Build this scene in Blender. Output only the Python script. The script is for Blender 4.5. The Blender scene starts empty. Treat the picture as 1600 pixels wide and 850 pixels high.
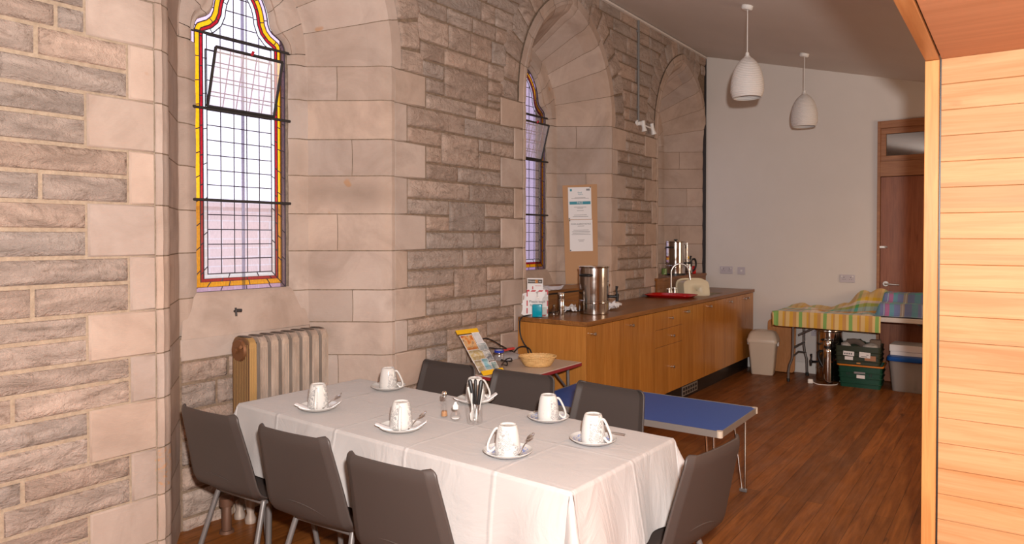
import bpy, bmesh, math, random
from mathutils import Vector, Matrix, noise
R = math.radians
PI = math.pi
S = bpy.context.scene
COL = S.collection
rnd = random.Random(11)

# ------------------------------------------------------------------ render / camera
S.view_settings.view_transform = 'Standard'
S.view_settings.look = 'None'
S.view_settings.gamma = 1.0
S.view_settings.exposure = 0.0
S.view_settings.use_curve_mapping = False
S.render.engine = 'CYCLES'
S.cycles.use_denoising = True
S.cycles.max_bounces = 10
S.cycles.transparent_max_bounces = 16
S.cycles.diffuse_bounces = 5
S.cycles.caustics_reflective = False
S.cycles.caustics_refractive = False
S.cycles.sample_clamp_indirect = 4.0

cam = bpy.data.cameras.new('camera')
cam.sensor_width = 36
cam.lens = 36 * 1092 / 1600
cam.shift_y = -(425 - 387) / 1600
cam.clip_start = 0.05
camo = bpy.data.objects.new('camera', cam)
COL.objects.link(camo)
camo.location = (3.085, 0, 1.52)
camo.rotation_euler = (R(90 - 0.87), 0, R(35.93))
S.camera = camo

# ------------------------------------------------------------------ mesh helpers
def newbm():
    return bmesh.new()

def to_obj(name, bm, mats, parent=None, smooth=None, bevel=None, solid=None):
    me = bpy.data.meshes.new(name)
    bmesh.ops.recalc_face_normals(bm, faces=bm.faces)
    bm.to_mesh(me)
    bm.free()
    return link_mesh(name, me, mats, parent, smooth, bevel, solid)

def link_mesh(name, me, mats, parent=None, smooth=None, bevel=None, solid=None):
    if not isinstance(mats, (list, tuple)):
        mats = [mats]
    for m in mats:
        me.materials.append(m)
    if smooth is not None:
        me.shade_smooth()
        if smooth < 179:
            me.set_sharp_from_angle(angle=R(smooth))
    o = bpy.data.objects.new(name, me)
    COL.objects.link(o)
    if parent is not None:
        o.parent = parent
    if solid:
        m = o.modifiers.new('solid', 'SOLIDIFY')
        m.thickness = solid
        m.offset = 0
    if bevel:
        m = o.modifiers.new('bevel', 'BEVEL')
        m.width = bevel
        m.segments = 2
        m.limit_method = 'ANGLE'
        m.angle_limit = R(40)
    return o

def tag(o, label=None, cat=None, group=None, kind=None):
    if label: o['label'] = label
    if cat: o['category'] = cat
    if group: o['group'] = group
    if kind: o['kind'] = kind
    return o

def thing(name, label, cat, loc=(0, 0, 0), rz=0, group=None, kind=None):
    o = bpy.data.objects.new(name, None)
    o.empty_display_size = 0.05
    COL.objects.link(o)
    o.location = loc
    o.rotation_euler = (0, 0, rz)
    return tag(o, label, cat, group, kind)

def copy_thing(t, loc, rz, label, group=None):
    r = t.copy()
    COL.objects.link(r)
    r.location = loc
    r.rotation_euler = (0, 0, rz)
    r['label'] = label
    if group: r['group'] = group
    for c in list(t.children):
        k = c.copy()
        COL.objects.link(k)
        k.parent = r
        for g in list(c.children):
            q = g.copy()
            COL.objects.link(q)
            q.parent = k
    return r

def box(bm, c, s, rz=0.0, mi=0, rot=None):
    M = Matrix.Translation(c) @ (rot if rot is not None else Matrix.Rotation(rz, 4, 'Z')) @ Matrix.Diagonal((s[0], s[1], s[2], 1))
    r = bmesh.ops.create_cube(bm, size=1, matrix=M)
    for v in r['verts']:
        for f in v.link_faces:
            f.material_index = mi
    return r['verts']

def bx(bm, x0, x1, y0, y1, z0, z1, mi=0):
    return box(bm, ((x0 + x1) / 2, (y0 + y1) / 2, (z0 + z1) / 2), (x1 - x0, y1 - y0, z1 - z0), mi=mi)

def rbox(bm, x0, x1, y0, y1, z0, z1, r=0.005, seg=2, mi=0):
    b2 = bmesh.new()
    bx(b2, x0, x1, y0, y1, z0, z1)
    bmesh.ops.bevel(b2, geom=b2.edges[:], offset=r, segments=seg, profile=0.6, affect='EDGES')
    merge(bm, b2, mi)

def merge(bm, b2, mi=None, M=None):
    vm = {}
    for v in b2.verts:
        co = v.co if M is None else M @ v.co
        vm[v] = bm.verts.new(co)
    for f in b2.faces:
        try:
            nf = bm.faces.new([vm[v] for v in f.verts])
            nf.material_index = f.material_index if mi is None else mi
            nf.smooth = f.smooth
        except ValueError:
            pass
    b2.free()

def frame(d):
    d = Vector(d).normalized()
    a = Vector((0, 0, 1)) if abs(d.z) < 0.9 else Vector((1, 0, 0))
    u = d.cross(a).normalized()
    return u, d.cross(u).normalized()

def tube(bm, pts, r, n=8, mi=0, closed=False, caps=True, flat=1.0):
    P = [Vector(p) for p in pts]
    N = len(P)
    rs = r if isinstance(r, (list, tuple)) else [r] * N
    rings = []
    u = None
    for i in range(N):
        if closed:
            d = P[(i + 1) % N] - P[i - 1]
        else:
            d = P[min(i + 1, N - 1)] - P[max(i - 1, 0)]
        if d.length < 1e-9:
            d = Vector((0, 0, 1))
        d.normalize()
        if u is None:
            u, w = frame(d)
        else:
            u = (u - d * u.dot(d))
            if u.length < 1e-6:
                u, w = frame(d)
            u.normalize()
            w = d.cross(u)
        rings.append([bm.verts.new(P[i] + (u * math.cos(2 * PI * k / n) + w * math.sin(2 * PI * k / n) * flat) * rs[i]) for k in range(n)])
    last = N if closed else N - 1
    for i in range(last):
        A, B = rings[i], rings[(i + 1) % N]
        for k in range(n):
            f = bm.faces.new((A[k], A[(k + 1) % n], B[(k + 1) % n], B[k]))
            f.material_index = mi
    if caps and not closed:
        for g in (rings[0], rings[-1]):
            try:
                f = bm.faces.new(g)
                f.material_index = mi
            except ValueError:
                pass

def cyl(bm, p0, p1, r0, r1=None, n=20, mi=0):
    tube(bm, [p0, p1], [r0, r0 if r1 is None else r1], n=n, mi=mi)

def lathe(bm, prof, n=32, c=(0, 0, 0), mi=0, M=None):
    """prof: list of (r,z); r==0 collapses to a pole"""
    c = Vector(c)
    rings = []
    for r, z in prof:
        if r < 1e-6:
            p = Vector((0, 0, z))
            rings.append([bm.verts.new(c + (M @ p if M else p))])
        else:
            g = []
            for k in range(n):
                a = 2 * PI * k / n
                p = Vector((r * math.cos(a), r * math.sin(a), z))
                g.append(bm.verts.new(c + (M @ p if M else p)))
            rings.append(g)
    for A, B in zip(rings, rings[1:]):
        for k in range(n):
            k2 = (k + 1) % n
            if len(A) == 1 and len(B) == 1:
                continue
            if len(A) == 1:
                f = bm.faces.new((A[0], B[k], B[k2]))
            elif len(B) == 1:
                f = bm.faces.new((A[k], A[k2], B[0]))
            else:
                f = bm.faces.new((A[k], A[k2], B[k2], B[k]))
            f.material_index = mi

def prism(bm, poly, d, mi=0, M=None):
    """poly: list of (x,y) extruded along z by d, then M"""
    M = M or Matrix.Identity(4)
    lo = [bm.verts.new(M @ Vector((x, y, 0))) for x, y in poly]
    hi = [bm.verts.new(M @ Vector((x, y, d))) for x, y in poly]
    n = len(poly)
    fs = [bm.faces.new(lo[::-1]), bm.faces.new(hi)]
    for k in range(n):
        fs.append(bm.faces.new((lo[k], lo[(k + 1) % n], hi[(k + 1) % n], hi[k])))
    for f in fs:
        f.material_index = mi
    return fs

def grid(bm, fn, nu, nv, mi=0, closed_u=False):
    V = [[bm.verts.new(fn(i / nu, j / nv)) for i in range(nu + (0 if closed_u else 1))] for j in range(nv + 1)]
    W = len(V[0])
    for j in range(nv):
        for i in range(nu):
            i2 = (i + 1) % W
            f = bm.faces.new((V[j][i], V[j][i2], V[j + 1][i2], V[j + 1][i]))
            f.material_index = mi
    return V

def smoothcurve(pts, n=8):
    """Catmull-Rom through pts"""
    P = [Vector(p) for p in pts]
    out = []
    for i in range(len(P) - 1):
        p0, p1, p2, p3 = P[max(i - 1, 0)], P[i], P[i + 1], P[min(i + 2, len(P) - 1)]
        for k in range(n):
            t = k / n
            out.append(0.5 * ((2 * p1) + (p2 - p0) * t + (2 * p0 - 5 * p1 + 4 * p2 - p3) * t * t + (3 * p1 - p0 - 3 * p2 + p3) * t ** 3))
    out.append(P[-1])
    return out

def lettering(name, text, size, mat, parent, M, align='CENTER', ext=0.0006):
    cu = bpy.data.curves.new('lettering', 'FONT')
    cu.body = text
    cu.size = size
    cu.align_x = align
    cu.align_y = 'CENTER'
    cu.extrude = ext
    cu.resolution_u = 2
    o = bpy.data.objects.new('tmp', cu)
    COL.objects.link(o)
    dg = bpy.context.evaluated_depsgraph_get()
    me = bpy.data.meshes.new_from_object(o.evaluated_get(dg))
    bpy.data.objects.remove(o)
    bpy.data.curves.remove(cu)
    me.transform(M)
    me.materials.clear()
    me.name = name
    return link_mesh(name, me, mat, parent)

# ------------------------------------------------------------------ materials
def mat(name, col, rough=0.5, metal=0.0, spec=0.5, coat=0.0, trans=0.0, ior=1.45, sheen=0.0):
    m = bpy.data.materials.new(name)
    m.use_nodes = True
    b = m.node_tree.nodes['Principled BSDF']
    b.inputs['Base Color'].default_value = (*col, 1)
    b.inputs['Roughness'].default_value = rough
    b.inputs['Metallic'].default_value = metal
    b.inputs['Specular IOR Level'].default_value = spec
    b.inputs['Coat Weight'].default_value = coat
    b.inputs['Transmission Weight'].default_value = trans
    b.inputs['IOR'].default_value = ior
    b.inputs['Sheen Weight'].default_value = sheen
    return m

class NT:
    def __init__(s, m):
        s.m = m
        s.t = m.node_tree
        s.b = s.t.nodes['Principled BSDF']
    def n(s, typ, **kw):
        nd = s.t.nodes.new(typ)
        for k, v in kw.items():
            setattr(nd, k, v)
        return nd
    def l(s, a, b):
        s.t.links.new(a, b)
    def coord(s, scale=(1, 1, 1), rot=(0, 0, 0), kind='Object'):
        tc = s.n('ShaderNodeTexCoord')
        mp = s.n('ShaderNodeMapping')
        mp.inputs['Scale'].default_value = scale
        mp.inputs['Rotation'].default_value = rot
        s.l(tc.outputs[kind], mp.inputs['Vector'])
        return mp.outputs['Vector']
    def noise(s, vec, scale, detail=4, rough=0.55, dist=0.0):
        nd = s.n('ShaderNodeTexNoise')
        nd.inputs['Scale'].default_value = scale
        nd.inputs['Detail'].default_value = detail
        nd.inputs['Roughness'].default_value = rough
        nd.inputs['Distortion'].default_value = dist
        if vec is not None:
            s.l(vec, nd.inputs['Vector'])
        return nd.outputs['Fac']
    def ramp(s, fac, stops):
        nd = s.n('ShaderNodeValToRGB')
        e = nd.color_ramp.elements
        while len(e) < len(stops):
            e.new(0.5)
        for k, (p, c) in enumerate(stops):
            e[k].position = p
            e[k].color = (*c, 1) if len(c) == 3 else c
        s.l(fac, nd.inputs['Fac'])
        return nd.outputs['Color']
    def mix(s, fac, a, b, mode='MIX'):
        nd = s.n('ShaderNodeMix', data_type='RGBA', blend_type=mode)
        nd.clamp_factor = True
        for sock, v in ((nd.inputs[0], fac), (nd.inputs[6], a), (nd.inputs[7], b)):
            if isinstance(v, (int, float)):
                sock.default_value = v
            elif isinstance(v, tuple):
                sock.default_value = (*v, 1) if len(v) == 3 else v
            else:
                s.l(v, sock)
        return nd.outputs[2]
    def math(s, op, a, b=0.0, c=None):
        nd = s.n('ShaderNodeMath', operation=op)
        for k, v in enumerate((a, b) if c is None else (a, b, c)):
            if isinstance(v, (int, float)):
                nd.inputs[k].default_value = v
            else:
                s.l(v, nd.inputs[k])
        return nd.outputs[0]
    def bump(s, h, strength=0.3, dist=0.01, normal=None):
        nd = s.n('ShaderNodeBump')
        nd.inputs['Strength'].default_value = strength
        nd.inputs['Distance'].default_value = dist
        s.l(h, nd.inputs['Height'])
        if normal is not None:
            s.l(normal, nd.inputs['Normal'])
        return nd.outputs['Normal']
    def sep(s, vec):
        nd = s.n('ShaderNodeSeparateXYZ')
        s.l(vec, nd.inputs[0])
        return nd.outputs
    def base(s, c):
        s.l(c, s.b.inputs['Base Color'])
    def rough(s, c):
        s.l(c, s.b.inputs['Roughness'])
    def norm(s, c):
        s.l(c, s.b.inputs['Normal'])

def stone_mat(name, rubble):
    m = mat(name, (0.4, 0.3, 0.24), 0.9, spec=0.25)
    t = NT(m)
    at = t.n('ShaderNodeAttribute', attribute_name='tint')
    v = t.coord()
    n1 = t.noise(v, 3.0, 6, 0.6)
    n2 = t.noise(v, 28, 5, 0.65)
    col = at.outputs['Color']
    if rubble:
        col = t.mix(t.ramp(n1, [(0.45, (0, 0, 0)), (0.85, (0.40, 0.40, 0.40))]), col, (0.27, 0.195, 0.145))
        vs = t.coord((1, 5, 13), (R(8), 0, 0))
        n3 = t.noise(vs, 1.3, 7, 0.72, 1.2)
        col = t.mix(t.ramp(n3, [(0.52, (0, 0, 0)), (0.68, (0.68, 0.68, 0.68))]), col, (0.19, 0.135, 0.10))
        n4 = t.noise(v, 60, 3, 0.6)
        col = t.mix(t.ramp(n4, [(0.68, (0, 0, 0)), (0.8, (0.35, 0.35, 0.35))]), col, (0.62, 0.52, 0.44))
        t.base(col)
        h = t.math('ADD', t.math('MULTIPLY', n3, 1.0), t.math('MULTIPLY', n2, 0.7))
        t.norm(t.bump(h, 1.0, 0.025))
    else:
        col = t.mix(t.ramp(n1, [(0.40, (0, 0, 0)), (0.8, (0.5, 0.5, 0.5))]), col, (0.30, 0.20, 0.15))
        ng = t.noise(v, 2.3, 6, 0.62, 1.0)
        col = t.mix(t.ramp(ng, [(0.46, (0, 0, 0)), (0.70, (0.50, 0.50, 0.50))]), col, (0.25, 0.18, 0.14))
        nr = t.noise(v, 7.5, 2, 0.4)
        col = t.mix(t.ramp(nr, [(0.76, (0, 0, 0)), (0.80, (0.6, 0.6, 0.6))]), col, (0.42, 0.20, 0.08))
        tc2 = t.n('ShaderNodeTexCoord')
        sbo = t.n('ShaderNodeVectorMath', operation='SUBTRACT')
        t.l(tc2.outputs['Object'], sbo.inputs[0])
        sbo.inputs[1].default_value = (0.0, 1.625, 0.50)
        mlo = t.n('ShaderNodeVectorMath', operation='MULTIPLY')
        t.l(sbo.outputs[0], mlo.inputs[0])
        mlo.inputs[1].default_value = (4, 15, 10)
        lno = t.n('ShaderNodeVectorMath', operation='LENGTH')
        t.l(mlo.outputs[0], lno.inputs[0])
        ns = t.noise(t.coord((6, 16, 40)), 2.0, 3, 0.6)
        col = t.mix(t.math('MULTIPLY', t.math('LESS_THAN', lno.outputs['Value'], 1.0), t.ramp(ns, [(0.52, (0, 0, 0)), (0.62, (0.5, 0.5, 0.5))])), col, (0.56, 0.24, 0.06))
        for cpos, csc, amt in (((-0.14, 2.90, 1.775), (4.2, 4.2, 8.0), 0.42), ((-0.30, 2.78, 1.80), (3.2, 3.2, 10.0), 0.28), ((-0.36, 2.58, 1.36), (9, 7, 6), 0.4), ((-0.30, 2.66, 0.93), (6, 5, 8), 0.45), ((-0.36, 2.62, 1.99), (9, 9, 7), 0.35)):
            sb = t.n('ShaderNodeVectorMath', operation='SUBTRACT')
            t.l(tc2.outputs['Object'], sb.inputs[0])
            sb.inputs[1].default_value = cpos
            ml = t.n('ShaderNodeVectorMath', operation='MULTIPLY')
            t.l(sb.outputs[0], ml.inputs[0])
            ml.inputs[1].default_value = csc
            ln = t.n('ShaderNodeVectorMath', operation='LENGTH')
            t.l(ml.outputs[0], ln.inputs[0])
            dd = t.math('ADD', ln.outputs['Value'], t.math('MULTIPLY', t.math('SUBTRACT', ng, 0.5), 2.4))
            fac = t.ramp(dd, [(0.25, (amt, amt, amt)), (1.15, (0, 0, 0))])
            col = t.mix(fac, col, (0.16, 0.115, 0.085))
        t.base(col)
        vt = t.coord((30, 60, 60), (R(35), 0, 0))
        w = t.noise(t.coord((20, 18, 230), (R(38), 0, 0)), 1.0, 2, 0.5)
        h = t.math('ADD', t.math('MULTIPLY', w, 0.5), n2)
        t.norm(t.bump(h, 0.3, 0.006))
    return m

def wood_mat(name, c1, c2, grain='Y', scale=1.0, rough=0.4, spec=0.5, strips=None, strip_axis='X', strip_w=0.1, amount=0.35, coat=0.0, knots=False):
    """c1 light, c2 dark; grain axis; strips = per-board tone variation"""
    m = mat(name, c1, rough, spec=spec, coat=coat)
    t = NT(m)
    sc = {'X': (0.9, 14, 14), 'Y': (14, 0.9, 14), 'Z': (14, 14, 0.9)}[grain]
    v = t.coord(tuple(a * scale for a in sc))
    n1 = t.noise(v, 2.2, 7, 0.62, 0.9)
    sc2 = {'X': (3, 90, 90), 'Y': (90, 3, 90), 'Z': (90, 90, 3)}[grain]
    n2 = t.noise(t.coord(tuple(a * scale for a in sc2)), 1.5, 3, 0.6)
    f = t.math('ADD', t.math('MULTIPLY', n1, 0.75), t.math('MULTIPLY', n2, 0.25))
    col = t.ramp(f, [(0.36, c2), (0.62, c1)])
    if strips:
        o = t.sep(t.coord())
        fl = t.math('FLOOR', t.math('DIVIDE', o[{'X': 0, 'Y': 1, 'Z': 2}[strip_axis]], strip_w))
        wn = t.n('ShaderNodeTexWhiteNoise', noise_dimensions='1D')
        t.l(fl, wn.inputs['W'])
        tone = t.ramp(wn.outputs['Value'], [(0.0, tuple(1 - amount for _ in range(3))), (1.0, (1, 1, 1))])
        col = t.mix(1.0, col, tone, 'MULTIPLY')
    if knots:
        nk = t.noise(t.coord({'X': (1.6, 1, 5), 'Y': (1, 1.6, 5), 'Z': (1, 5, 1.6)}[grain]), 2.6, 2, 0.4)
        col = t.mix(t.ramp(nk, [(0.70, (0, 0, 0)), (0.78, (0.55, 0.55, 0.55))]), col, tuple(a * 0.55 for a in c2))
    t.base(col)
    t.norm(t.bump(n2, 0.08, 0.002))
    rr = t.n('ShaderNodeMapRange')
    rr.inputs['To Min'].default_value = rough * 0.8
    rr.inputs['To Max'].default_value = min(1, rough * 1.3)
    t.l(n1, rr.inputs['Value'])
    t.rough(rr.outputs[0])
    return m

def glass_mat(name, col=(1, 1, 1), ior=1.45, rough=0.0):
    """clear thin vessel glass: transparent with fresnel gloss (quick and noise free)"""
    m = bpy.data.materials.new(name)
    m.use_nodes = True
    nt = m.node_tree
    nt.nodes.clear()
    out = nt.nodes.new('ShaderNodeOutputMaterial')
    tr = nt.nodes.new('ShaderNodeBsdfTransparent')
    tr.inputs[0].default_value = (*col, 1)
    gl = nt.nodes.new('ShaderNodeBsdfGlossy')
    gl.inputs['Roughness'].default_value = max(rough, 0.03)
    lw = nt.nodes.new('ShaderNodeLayerWeight')
    lw.inputs['Blend'].default_value = 0.5
    pw = nt.nodes.new('ShaderNodeMath')
    pw.operation = 'POWER'
    pw.inputs[1].default_value = 4.0
    nt.links.new(lw.outputs['Facing'], pw.inputs[0])
    fr = nt.nodes.new('ShaderNodeMath')
    fr.operation = 'MULTIPLY_ADD'
    fr.inputs[1].default_value = 0.35
    fr.inputs[2].default_value = ((ior - 1) / (ior + 1)) ** 2
    nt.links.new(pw.outputs[0], fr.inputs[0])
    mx = nt.nodes.new('ShaderNodeMixShader')
    nt.links.new(fr.outputs[0], mx.inputs[0])
    nt.links.new(tr.outputs[0], mx.inputs[1])
    nt.links.new(gl.outputs[0], mx.inputs[2])
    nt.links.new(mx.outputs[0], out.inputs[0])
    return m

def stained(name, col, var=0.15, refl=0.10, diff=0.06):
    """cathedral glass: coloured, rippled, lets the daylight through"""
    m = bpy.data.materials.new(name)
    m.use_nodes = True
    t = NT.__new__(NT)
    t.m = m
    t.t = m.node_tree
    t.t.nodes.clear()
    out = t.n('ShaderNodeOutputMaterial')
    v = t.coord((1, 26, 9))
    f = t.noise(v, 5.0, 4, 0.6, 0.4)
    lo = tuple(c * (1 - var) for c in col)
    c = t.ramp(f, [(0.35, lo), (0.6, col)])
    tr = t.n('ShaderNodeBsdfTransparent')
    t.l(c, tr.inputs[0])
    df = t.n('ShaderNodeBsdfDiffuse')
    t.l(c, df.inputs[0])
    gl = t.n('ShaderNodeBsdfGlossy')
    gl.inputs['Roughness'].default_value = 0.25
    m1 = t.n('ShaderNodeMixShader')
    m1.inputs[0].default_value = diff
    t.l(tr.outputs[0], m1.inputs[1])
    t.l(df.outputs[0], m1.inputs[2])
    m2 = t.n('ShaderNodeMixShader')
    m2.inputs[0].default_value = refl * 0.4
    t.l(m1.outputs[0], m2.inputs[1])
    t.l(gl.outputs[0], m2.inputs[2])
    t.l(m2.outputs[0], out.inputs[0])
    return m

MATS = {}
MATS['ashlar'] = stone_mat('dressed_sandstone', False)
MATS['rubble'] = stone_mat('rock_faced_sandstone', True)
_m = mat('mortar', (0.30, 0.22, 0.155), 0.95, spec=0.1)
_t = NT(_m)
_n = _t.noise(_t.coord(), 40, 5, 0.7)
_t.base(_t.ramp(_n, [(0.3, (0.15, 0.105, 0.075)), (0.7, (0.28, 0.20, 0.14))]))
_t.norm(_t.bump(_n, 0.5, 0.01))
MATS['mortar'] = _m
_m = mat('lime_mortar', (0.46, 0.33, 0.22), 0.95, spec=0.1)
_t = NT(_m)
_n = _t.noise(_t.coord(), 40, 5, 0.7)
_t.base(_t.ramp(_n, [(0.3, (0.30, 0.22, 0.155)), (0.7, (0.44, 0.335, 0.245))]))
_t.norm(_t.bump(_n, 0.5, 0.01))
MATS['mortar_light'] = _m

def plaster(name, col, b=0.06):
    m = mat(name, col, 0.85, spec=0.2)
    t = NT(m)
    n = t.noise(t.coord(), 2.0, 5, 0.6)
    t.base(t.ramp(n, [(0.3, tuple(c * 0.955 for c in col)), (0.7, col)]))
    t.norm(t.bump(t.noise(t.coord(), 120, 3, 0.6), b, 0.003))
    return m
MATS['plaster'] = plaster('cream_painted_plaster', (0.68, 0.635, 0.60))
MATS['ceil'] = plaster('ceiling_paint', (0.68, 0.62, 0.575), 0.15)
MATS['white_paint'] = mat('white_gloss_paint', (0.74, 0.71, 0.67), 0.4)

# floor boards running along the room
_m = mat('varnished_floorboards', (0.3, 0.13, 0.05), 0.35, spec=0.25)
_t = NT(_m)
_o = _t.sep(_t.coord())
_cx = _t.n('ShaderNodeCombineXYZ')
_t.l(_o[1], _cx.inputs[0]); _t.l(_o[0], _cx.inputs[1])
_b = _t.n('ShaderNodeTexBrick')
_b.offset = 0.37
_b.inputs['Scale'].default_value = 1.0
_b.inputs['Brick Width'].default_value = 2.6
_b.inputs['Row Height'].default_value = 0.088
_b.inputs['Mortar Size'].default_value = 0.0014
_b.inputs['Color1'].default_value = (0.66, 0.66, 0.66, 1)
_b.inputs['Color2'].default_value = (1, 1, 1, 1)
_b.inputs['Mortar'].default_value = (0.30, 0.30, 0.30, 1)
_t.l(_cx.outputs[0], _b.inputs['Vector'])
_n1 = _t.noise(_t.coord((9, 0.7, 9)), 2.4, 7, 0.62, 1.0)
_n2 = _t.noise(_t.coord((60, 2.2, 60)), 1.5, 4, 0.6)
_f = _t.math('ADD', _t.math('MULTIPLY', _n1, 0.6), _t.math('MULTIPLY', _n2, 0.4))
_c = _t.ramp(_f, [(0.34, (0.125, 0.036, 0.006)), (0.64, (0.30, 0.100, 0.020))])
_c = _t.mix(1.0, _c, _b.outputs['Color'], 'MULTIPLY')
_nk = _t.noise(_t.coord((5, 1.5, 5)), 3.0, 2, 0.4)
_c = _t.mix(_t.ramp(_nk, [(0.72, (0, 0, 0)), (0.77, (0.7, 0.7, 0.7))]), _c, (0.05, 0.018, 0.006))
_t.base(_c)
_t.norm(_t.bump(_t.math('ADD', _b.outputs['Fac'], _t.math('MULTIPLY', _n2, -0.3)), 0.25, 0.0015))
_t.rough(_t.ramp(_t.noise(_t.coord((3, 1, 3)), 3, 4, 0.6), [(0.3, (0.32, 0.32, 0.32)), (0.7, (0.52, 0.52, 0.52))]))
MATS['floor'] = _m

MATS['pine'] = wood_mat('honey_pine_boarding', (0.54, 0.285, 0.135), (0.43, 0.192, 0.074), 'X', 0.8, 0.5, 0.22, True, 'Z', 0.09, 0.18, knots=True)
MATS['pine_v'] = wood_mat('honey_pine_post', (0.52, 0.24, 0.08), (0.42, 0.165, 0.05), 'Z', 1.2, 0.4, 0.25)
MATS['pine_y'] = wood_mat('honey_pine_fascia', (0.50, 0.215, 0.075), (0.40, 0.15, 0.045), 'Y', 1.2, 0.35, 0.5)
MATS['ply'] = wood_mat('plywood_soffit', (0.54, 0.245, 0.13), (0.44, 0.185, 0.09), 'X', 0.5, 0.5, 0.25, knots=True)
MATS['oak'] = wood_mat('oak_veneer', (0.47, 0.20, 0.042), (0.36, 0.135, 0.024), 'Z', 1.2, 0.17, 0.5, True, 'Y', 0.13, 0.16)
MATS['oak_end'] = wood_mat('oak_end_panel', (0.46, 0.19, 0.040), (0.38, 0.145, 0.028), 'Z', 1.0, 0.45, 0.25)
MATS['worktop'] = wood_mat('oiled_timber_worktop', (0.32, 0.135, 0.040), (0.18, 0.064, 0.016), 'Y', 0.9, 0.3, 0.4, True, 'X', 0.07, 0.2)
MATS['doorwood'] = wood_mat('sapele_door', (0.30, 0.105, 0.05), (0.20, 0.06, 0.027), 'Z', 1.4, 0.35, 0.5, True, 'X', 0.12, 0.15)
MATS['doorframe'] = wood_mat('door_frame_timber', (0.36, 0.16, 0.07), (0.25, 0.10, 0.042), 'X', 1.2, 0.4, 0.5)
MATS['boardwood'] = wood_mat('beech_board', (0.50, 0.22, 0.075), (0.40, 0.16, 0.05), 'Z', 1.0, 0.4)

MATS['chrome'] = mat('chrome', (0.78, 0.77, 0.75), 0.12, 1.0)
MATS['steel'] = mat('brushed_steel', (0.66, 0.64, 0.61), 0.28, 1.0)
MATS['greymetal'] = mat('grey_tube', (0.15, 0.135, 0.13), 0.45, 0.35)
MATS['alu'] = mat('aluminium_edge', (0.42, 0.38, 0.35), 0.45, 0.75)
MATS['black'] = mat('black_plastic', (0.012, 0.011, 0.011), 0.4)
MATS['blackrub'] = mat('black_cable', (0.012, 0.011, 0.012), 0.5)
MATS['plinth'] = mat('plinth_black', (0.014, 0.012, 0.011), 0.25)
MATS['ceramic'] = mat('white_china', (0.53, 0.508, 0.482), 0.18, spec=0.5, coat=0.15)
MATS['white_pl'] = mat('white_plastic', (0.74, 0.72, 0.70), 0.35)
MATS['paper'] = mat('paper', (0.74, 0.71, 0.71), 0.6)
MATS['cream_pl'] = mat('cream_plastic', (0.60, 0.50, 0.40), 0.35)
MATS['basin_pl'] = mat('pale_cream_plastic', (0.66, 0.58, 0.42), 0.35)
MATS['red_pl'] = mat('red_plastic', (0.52, 0.008, 0.008), 0.25)
MATS['glass'] = glass_mat('clear_glass')
MATS['acrylic'] = glass_mat('clear_acrylic', (0.95, 0.95, 0.95))
MATS['yellow'] = mat('yellow_card', (0.75, 0.42, 0.012), 0.5)
MATS['ink'] = mat('black_ink', (0.03, 0.03, 0.035), 0.6)
MATS['greyink'] = mat('grey_ink', (0.22, 0.21, 0.22), 0.6)
MATS['redink'] = mat('red_ink', (0.45, 0.015, 0.03), 0.5)
MATS['teal'] = mat('teal_ink', (0.0, 0.20, 0.27), 0.5)
MATS['cardboard'] = mat('cardboard', (0.44, 0.245, 0.125), 0.75)
MATS['lead'] = mat('lead_came', (0.06, 0.045, 0.06), 0.5, 0.4)
MATS['iron'] = mat('dark_iron', (0.045, 0.04, 0.04), 0.5, 0.5)
# ------------------------------------------------------------------ stone wall (one continuous structure)
YE = 8.25
CEIL0, CSL = 3.70, 0.263
E_ = 0.20
ZS = 2.62
WINC = (2.305, 5.127, 7.57)

class Acc:
    def __init__(s):
        s.v, s.f, s.m, s.t = [], [], [], []
    def vert(s, co, tint):
        s.v.append(tuple(co)); s.t.append((*tint, 1.0)); return len(s.v) - 1
    def quad(s, a, b, c, d, mi):
        s.f.append((a, b, c, d)); s.m.append(mi)
    def patch(s, fn, nu, nv, mi, tint):
        base = len(s.v)
        for j in range(nv + 1):
            for i in range(nu + 1):
                s.vert(fn(i / nu, j / nv), tint)
        for j in range(nv):
            for i in range(nu):
                a = base + j * (nu + 1) + i
                s.quad(a, a + 1, a + nu + 2, a + nu + 1, mi)
W = Acc()
ASH, RUB, MOR, MORL = 0, 1, 2, 3

def ash_tint():
    k = rnd.uniform(0.90, 1.08)
    h = rnd.uniform(-0.02, 0.02)
    return ((0.475 + h) * k, (0.366) * k, (0.305 - h * 0.7) * k)
def rub_tint():
    k = rnd.uniform(0.82, 1.12)
    h = rnd.uniform(-0.025, 0.03)
    return ((0.448 + h) * k, (0.342) * k, (0.285 - h * 0.5) * k)

def fbm(p, o=4):
    return noise.fractal(p, 0.9, 2.1, o)

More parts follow.
